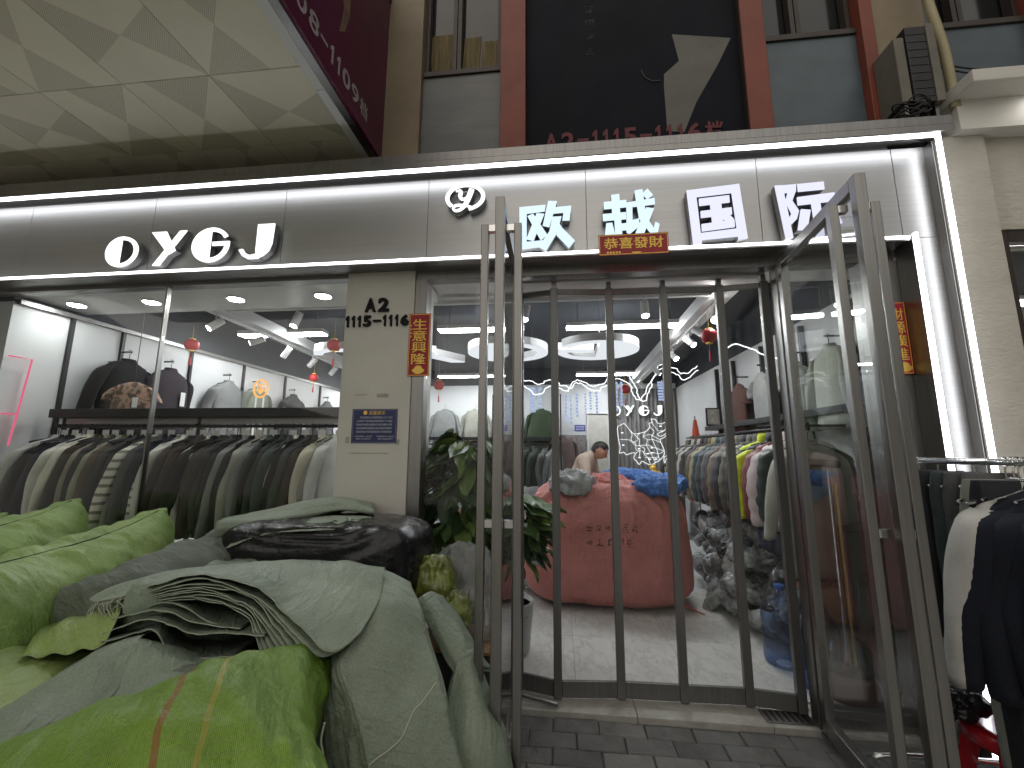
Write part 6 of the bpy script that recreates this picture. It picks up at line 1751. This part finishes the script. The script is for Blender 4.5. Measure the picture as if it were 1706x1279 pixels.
# black film bundle
M['black_film'] = mat('black_stretch_film', (.009, .009, .011), .26, 0, .4, 8, 1.0, 14, spec=.4, coat=.12)
bk = thing('black_film_bundle', 'bundle wrapped in glossy black film on top of the pile by the pillar', 'bundle', (-1.24, -.42, .75))
P = pillow(.535, .27, .205, .42, .42, 60, 110, .006, 9, 21, True)
ang = np.arctan2(P[..., 2]-.06, P[..., 0]-.03); rr = np.hypot(P[..., 0]-.03, P[..., 2]-.06)
w = np.sin(ang*23+fbm(P, 5, 2, 3)*5)*np.exp(-((rr-.16)/.20)**2)*.008*(P[..., 1] < 0)
P[..., 1] -= w; P[..., 2] += w*.4
me = pillow_mesh('film', P); me.materials.append(M['black_film'])
o = link('film', me, bk); o.location = Vector((-1.24, -.40, .93))-OFF[bk.name]
# flattened grey sack lying over it
rl = thing('flattened_sack', 'flattened grey green sack tube laid over the black film bundle', 'sack', (-1.5, -.4, 1.1))
cl = cr(np.array([(-1.79, -.55, 1.092), (-1.62, -.46, 1.105), (-1.42, -.36, 1.150), (-1.25, -.27, 1.185), (-1.10, -.20, 1.155)]), 30)
rows = []
for i, c in enumerate(cl):
    f = i/29; wd = .075+.09*f; ht = .036*(1-f)+.030*math.sin(PI*f)+.006
    tdir = cl[min(i+1, 29)]-cl[max(i-1, 0)]; tdir /= np.linalg.norm(tdir); sd_ = np.cross(tdir, (0, 0, 1)); sd_ /= np.linalg.norm(sd_)
    rows.append([c+sd_*math.cos(a)*wd+np.array([0, 0, 1])*(math.sin(a)*ht+.01*math.sin(3*a+f*6)) for a in np.linspace(0, 2*PI, 30, endpoint=False)])
rows = np.array(rows); rows += grid_normals(rows)*(fbm(rows, 12, 3, 5, True)*.004)[..., None]
mb = MB().grid(rows, cv=True); mb.uv = grid_uv(rows)
mb.build('tube', [M['sack_grey'], M['sack_edge']], rl, smooth=True, solid=.003)
sheet('flap', [[(-1.60, -.50, 1.085), (-1.40, -.45, 1.125), (-1.15, -.40, 1.140), (-.88, -.35, 1.118)], [(-1.62, -.60, 1.06), (-1.40, -.58, 1.118), (-1.15, -.55, 1.130), (-.86, -.50, 1.112)], [(-1.64, -.68, 1.02), (-1.42, -.655, 1.09), (-1.18, -.645, 1.108), (-.90, -.60, 1.10)]], [M['sack_grey'], M['sack_edge']], rl, 14, 40, .006, 9, 7)

# folded stack of grey green woven sheets
fd = thing('folded_sheet_stack', 'thick stack of folded grey green woven sheets draped over the middle of the pile', 'sheets', (-1.1, -1.1, .5))
G2 = [M['sack_grey'], M['sack_edge']]
A, B_ = np.array(NET['E1']), np.array(NET['E1in'])
NL = 9
for k in range(NL):
    f = k/(NL-1)
    C = A*(1-f)+B_*f
    C = C+np.array([0, 0, -.004*k])
    if k: C[1:, :, 2] += rng.normal(0, .003, C[1:, :, 2].shape)
    sheet('sheet', C, G2, fd, 30 if k else 44, 70 if k else 90, .011 if k == 0 else .006, 5 if k == 0 else 8, 100+k, .003)
A, B_ = np.array(NET['E2']), np.array(NET['E2in'])
for k in range(7):
    f = k/6.
    C = A*(1-f)+B_*f
    C = C.transpose(1, 0, 2)[::-1]                  # free edge last
    if k: C = C+rng.normal(0, .004, C.shape)+np.array([0, .004*k, -.003*k])
    sheet('hanging_panel', C, G2, fd, 30 if k == 0 else 18, 70, .005, 6, 140+k, .003)
st_ = patch(NET['E2'], 40, 24)
path = [st_[int(26+4*v), int(1+21*u)]+np.array([0, -.008, .0]) for u, v in ((0, 1.6), (.15, 1.4), (.3, 1.0), (.5, .5), (.7, -.4), (.85, -1.0), (1, -1.6))]
MB().tube(cr(path, 60), .0025, 5).build('stitch_line', M['thread'], fd)
# loose curling layers in the opening
lw = thing('curled_sheet_layers', 'loose wavy sheet layers curling out of the opening of the folded stack', 'sheets', (-1.5, -1.2, .5))
for k in range(4):
    sheet('sheet', NET['W%d' % k], G2 if k < 3 else [M['sack_grey_dark'], M['sack_edge']], lw, 20, 60, .005, 10, 170+k, .003)
dr = thing('draped_grey_sheets', 'grey woven sheets sliding down in layers toward the nearest moss green sack', 'sheets', (-1.5, -1.5, .5))
for k in range(4):
    sheet('sheet', NET['C2'], G2 if k == 0 else [M['sack_grey_dark'], M['sack_edge']], dr, 34, 50, .006, 7, 180+k, .003, shift=(.004*k, -.012*k, -.017*k))
for k in range(2):
    sheet('sheet', NET['C3'], [M['sack_grey_dark'], M['sack_edge']] if k else G2, dr, 30, 40, .010, 8, 190+k, .003, shift=(0, 0, -.014-.012*k))
pg = thing('pleated_lime_sheet', 'pleated lime green sheet poking out beside the curled layers', 'sheet', (-1.7, -1.2, .5))
C = patch(NET['G1'], 12, 40); C = C+np.array([0, 0, 1])*(np.sin(np.linspace(0, 20, 40))*.006)[None, :, None]
mb = MB().grid(C); mb.uv = grid_uv(C); mb.build('sheet', [M['sack_lime'], M['sack_edge']], pg, smooth=True, solid=.003)
# stack hanging at the door end of the pile
hg = thing('rolled_sheet_bundle', 'rolled bundle of dark green grey sheets at the door end of the pile', 'sheets', (-.55, -.75, .3))
for k in range(3): sheet('sheet', NET['H1'], G2, hg, 24, 40, .007, 11, 200+k, .003, shift=(.006*k, .012*k, -.014*k))
for k in range(3): sheet('hanging_sheet', NET['H2'], G2 if k else [M['sack_grey'], M['sack_edge']], hg, 44, 36, .009, 6, 210+k, .003, shift=(-.012*k, .022*k, -.02*k))
# fray threads
ft = thing('frayed_threads', 'pale loose threads hanging from the cut edge of the folded stack', 'threads', (-1.75, -1.2, .85))
for k in range(14):
    a = np.array(NET['E1'][3][0])*(1-k/26.)+np.array(NET['E1'][3][1])*(k/26.)
    MB().tube(cr([a, a+np.array([rng.normal(0, .012), -.012, -.02]), a+np.array([rng.normal(0, .02), -.016, -.05-.03*rng.random()])], 8), .0012, 4).build('thread', M['thread'], ft)
o = MB().tube(cr([(-.648, -1.46, .76), (-.652, -1.465, .72), (-.645, -1.462, .68), (-.650, -1.46, .62), (-.646, -1.458, .54)], 24), .003, 5).build('loose_string', M['thread'], None); tag(o, 'pale string hanging from the corner of the moss green sack', 'string')

# soft plastic bags squeezed between the pile and the door
M['olive_film'] = mat('olive_plastic_film', (.17, .20, .04), .25, 0, .6, 14, 1.0, 18, coat=.4)
M['clear_film'] = film('clear_polythene', (.86, .86, .83), .26, .12)
def crumple(name, label, cat, ctr, a, b, c, m, seed):
    P = pillow(a, b, c, .9, .9, 44, 66, .30*min(a, b, c), 2.6/max(a, b, c), seed, True, stretch=(1, 1, .6))
    me = pillow_mesh(name, P); me.materials.append(m); o = link(name, me); o.location = ctr; return tag(o, label, cat)
crumple('olive_plastic_bag', 'crumpled olive green plastic bag between the black bundle and the door', 'plastic bag', (-.66, -.42, .83), .10, .10, .13, M['olive_film'], 4)
crumple('olive_plastic_bag', 'lower crumpled olive green plastic bag against the rolled sheets', 'plastic bag', (-.55, -.47, .69), .09, .08, .10, M['olive_film'], 9)
crumple('clear_plastic_bag', 'clear crumpled plastic bag heaped against the sidelight glass', 'plastic bag', (-.56, -.22, .80), .17, .12, .15, M['clear_film'], 14)
crumple('clear_plastic_bag', 'clear plastic bag of scraps lower down beside the edge-on door', 'plastic bag', (-.47, -.26, .62), .12, .10, .14, M['clear_film'], 19)
cx_ = thing('dark_scrap_carton', 'dark scuffed carton under the clear plastic bags', 'carton', (-.55, -.25, 0))
MB().box(-.74, -.36, -.40, -.08, .0, .48).build('body', mat('dark_scuffed_card', (.07, .065, .06), .8, 0, .4, 8, .3, 20), cx_, bevel=.006)
MB().box(-.76, -.34, -.41, -.07, .481, .495).build('lid_flap', M['cardboard'], cx_)
# small steel stool foot by the door
sl = thing('doorstop_rail', 'bent steel tube lying in front of the folding gate', 'rail', (-.2, .05, .03))
MB().tube(cr([(-.40, .06, .06), (-.30, .08, .065), (-.1, .04, .06), (-.02, .03, .05)], 20), .012, 8).build('tube', M['steel_dark'], sl, smooth=True)

# ------------------------------------------------------------------ chrome clothes rack outside
ck = thing('outdoor_clothes_rack', 'chrome tube clothes rack standing beside the swung out door', 'clothes rack', (1.85, -.8, 0))
ra, rb = Vector((1.79, -.27, 1.462)), Vector((2.14, -1.20, 1.462))
MB().tube([ra, rb], .016, 12).build('hanging_rail', M['chrome'], ck, smooth=True)
MB().tube([ra+Vector((0, 0, -.075)), rb+Vector((0, 0, -.075))], .010, 10).build('lower_rail', M['chrome'], ck, smooth=True)
for p in (ra, rb):
    MB().tube([p+Vector((0, 0, -.015)), Vector((p.x, p.y, .10))], .014, 12).build('upright', M['chrome'], ck, smooth=True)
    MB().tube(cr([(p.x-.32, p.y, .05), (p.x-.30, p.y, .09), (p.x, p.y, .10), (p.x+.30, p.y, .09), (p.x+.32, p.y, .05)], 20), .014, 10).build('foot_tube', M['chrome'], ck, smooth=True)
MB().tube([(1.79, -.27, .10), (2.14, -1.20, .10)], .013, 10).build('base_tube', M['chrome'], ck, smooth=True)
u = (rb-ra)
def on(f): q = ra+u*f; return (q.x, q.y, q.z)
its = [(.04, 'trousers0', (.02, .02, .024), 'black trousers at the wall end of the outdoor rack', .80), (.12, 'trousers0', (.03, .032, .038), 'charcoal trousers with a metal button on the outdoor rack', .80), (.19, 'trousers0', (.045, .06, .06), 'dark teal grey trousers on the outdoor rack', .82), (.25, 'trousers0', (.09, .092, .095), 'grey trousers on the outdoor rack', .84), (.31, 'trousers0', (.12, .12, .125), 'mid grey trousers on the outdoor rack', .80), (.36, 'trousers0', (.22, .225, .20), 'long pale grey trousers hanging low on the outdoor rack', 1.22), (.385, 'trousers0', (.015, .016, .02), 'long black trousers hanging low next to the pale long ones', 1.26), (.40, 'trousers0', (.03, .03, .034), 'long charcoal trousers directly behind the pale top', 1.24)]
for f, kd, c, lb, s_ in its:
    garment('hanging_trousers', lb, 'trousers', kd, on(f), random.uniform(.1, .3), c, 'trousers on the outdoor rack', hanger='chrome hanger on the outdoor rack', sc_=s_)
garment('hanging_shirt', 'pale grey long sleeved top on the outdoor rack in front of the trousers', 'shirt', 'jacket0', on(.42), .18, (.48, .47, .44), 'tops on the outdoor rack', hanger='chrome hanger on the outdoor rack', sc_=1.12)
for k, f in enumerate((.47, .53, .60, .68, .78, .88)):
    garment('hanging_shirt', 'navy long sleeved top on the outdoor rack, %s in front of the pale one' % ordn[k], 'shirt', 'jacket%d' % (k % 3), on(f), .12, (.012, .014, .022), 'tops on the outdoor rack', hanger='chrome hanger on the outdoor rack', sc_=1.12)
rc = thing('red_plastic_stool', 'glossy red plastic stool under the outdoor clothes rack', 'stool', (1.86, -.50, 0))
M['red_plastic'] = mat('glossy_red_plastic', (.42, .012, .02), .22, 0, .1, 4, coat=.4)
MB().lathe([(.10, .355), (.15, .36), (.165, .35), (.17, .32), (.165, .30)], 24, (1.88, -.50, 0)).build('seat', M['red_plastic'], rc, smooth=True)
for a in (.6, 2.2, 3.8, 5.3):
    c_, s_ = math.cos(a), math.sin(a)
    MB().bar((1.88+.13*c_, -.50+.13*s_, .30), (1.88+.20*c_, -.50+.20*s_, .0), .07, .02).build('leg', M['red_plastic'], rc, bevel=.004)
lump('black_shoe_bag', 'black glossy bag lying on the floor under the outdoor rack', 'bag', (1.72, -.42, .42), .12, .10, .06, M['black_film'], 31)
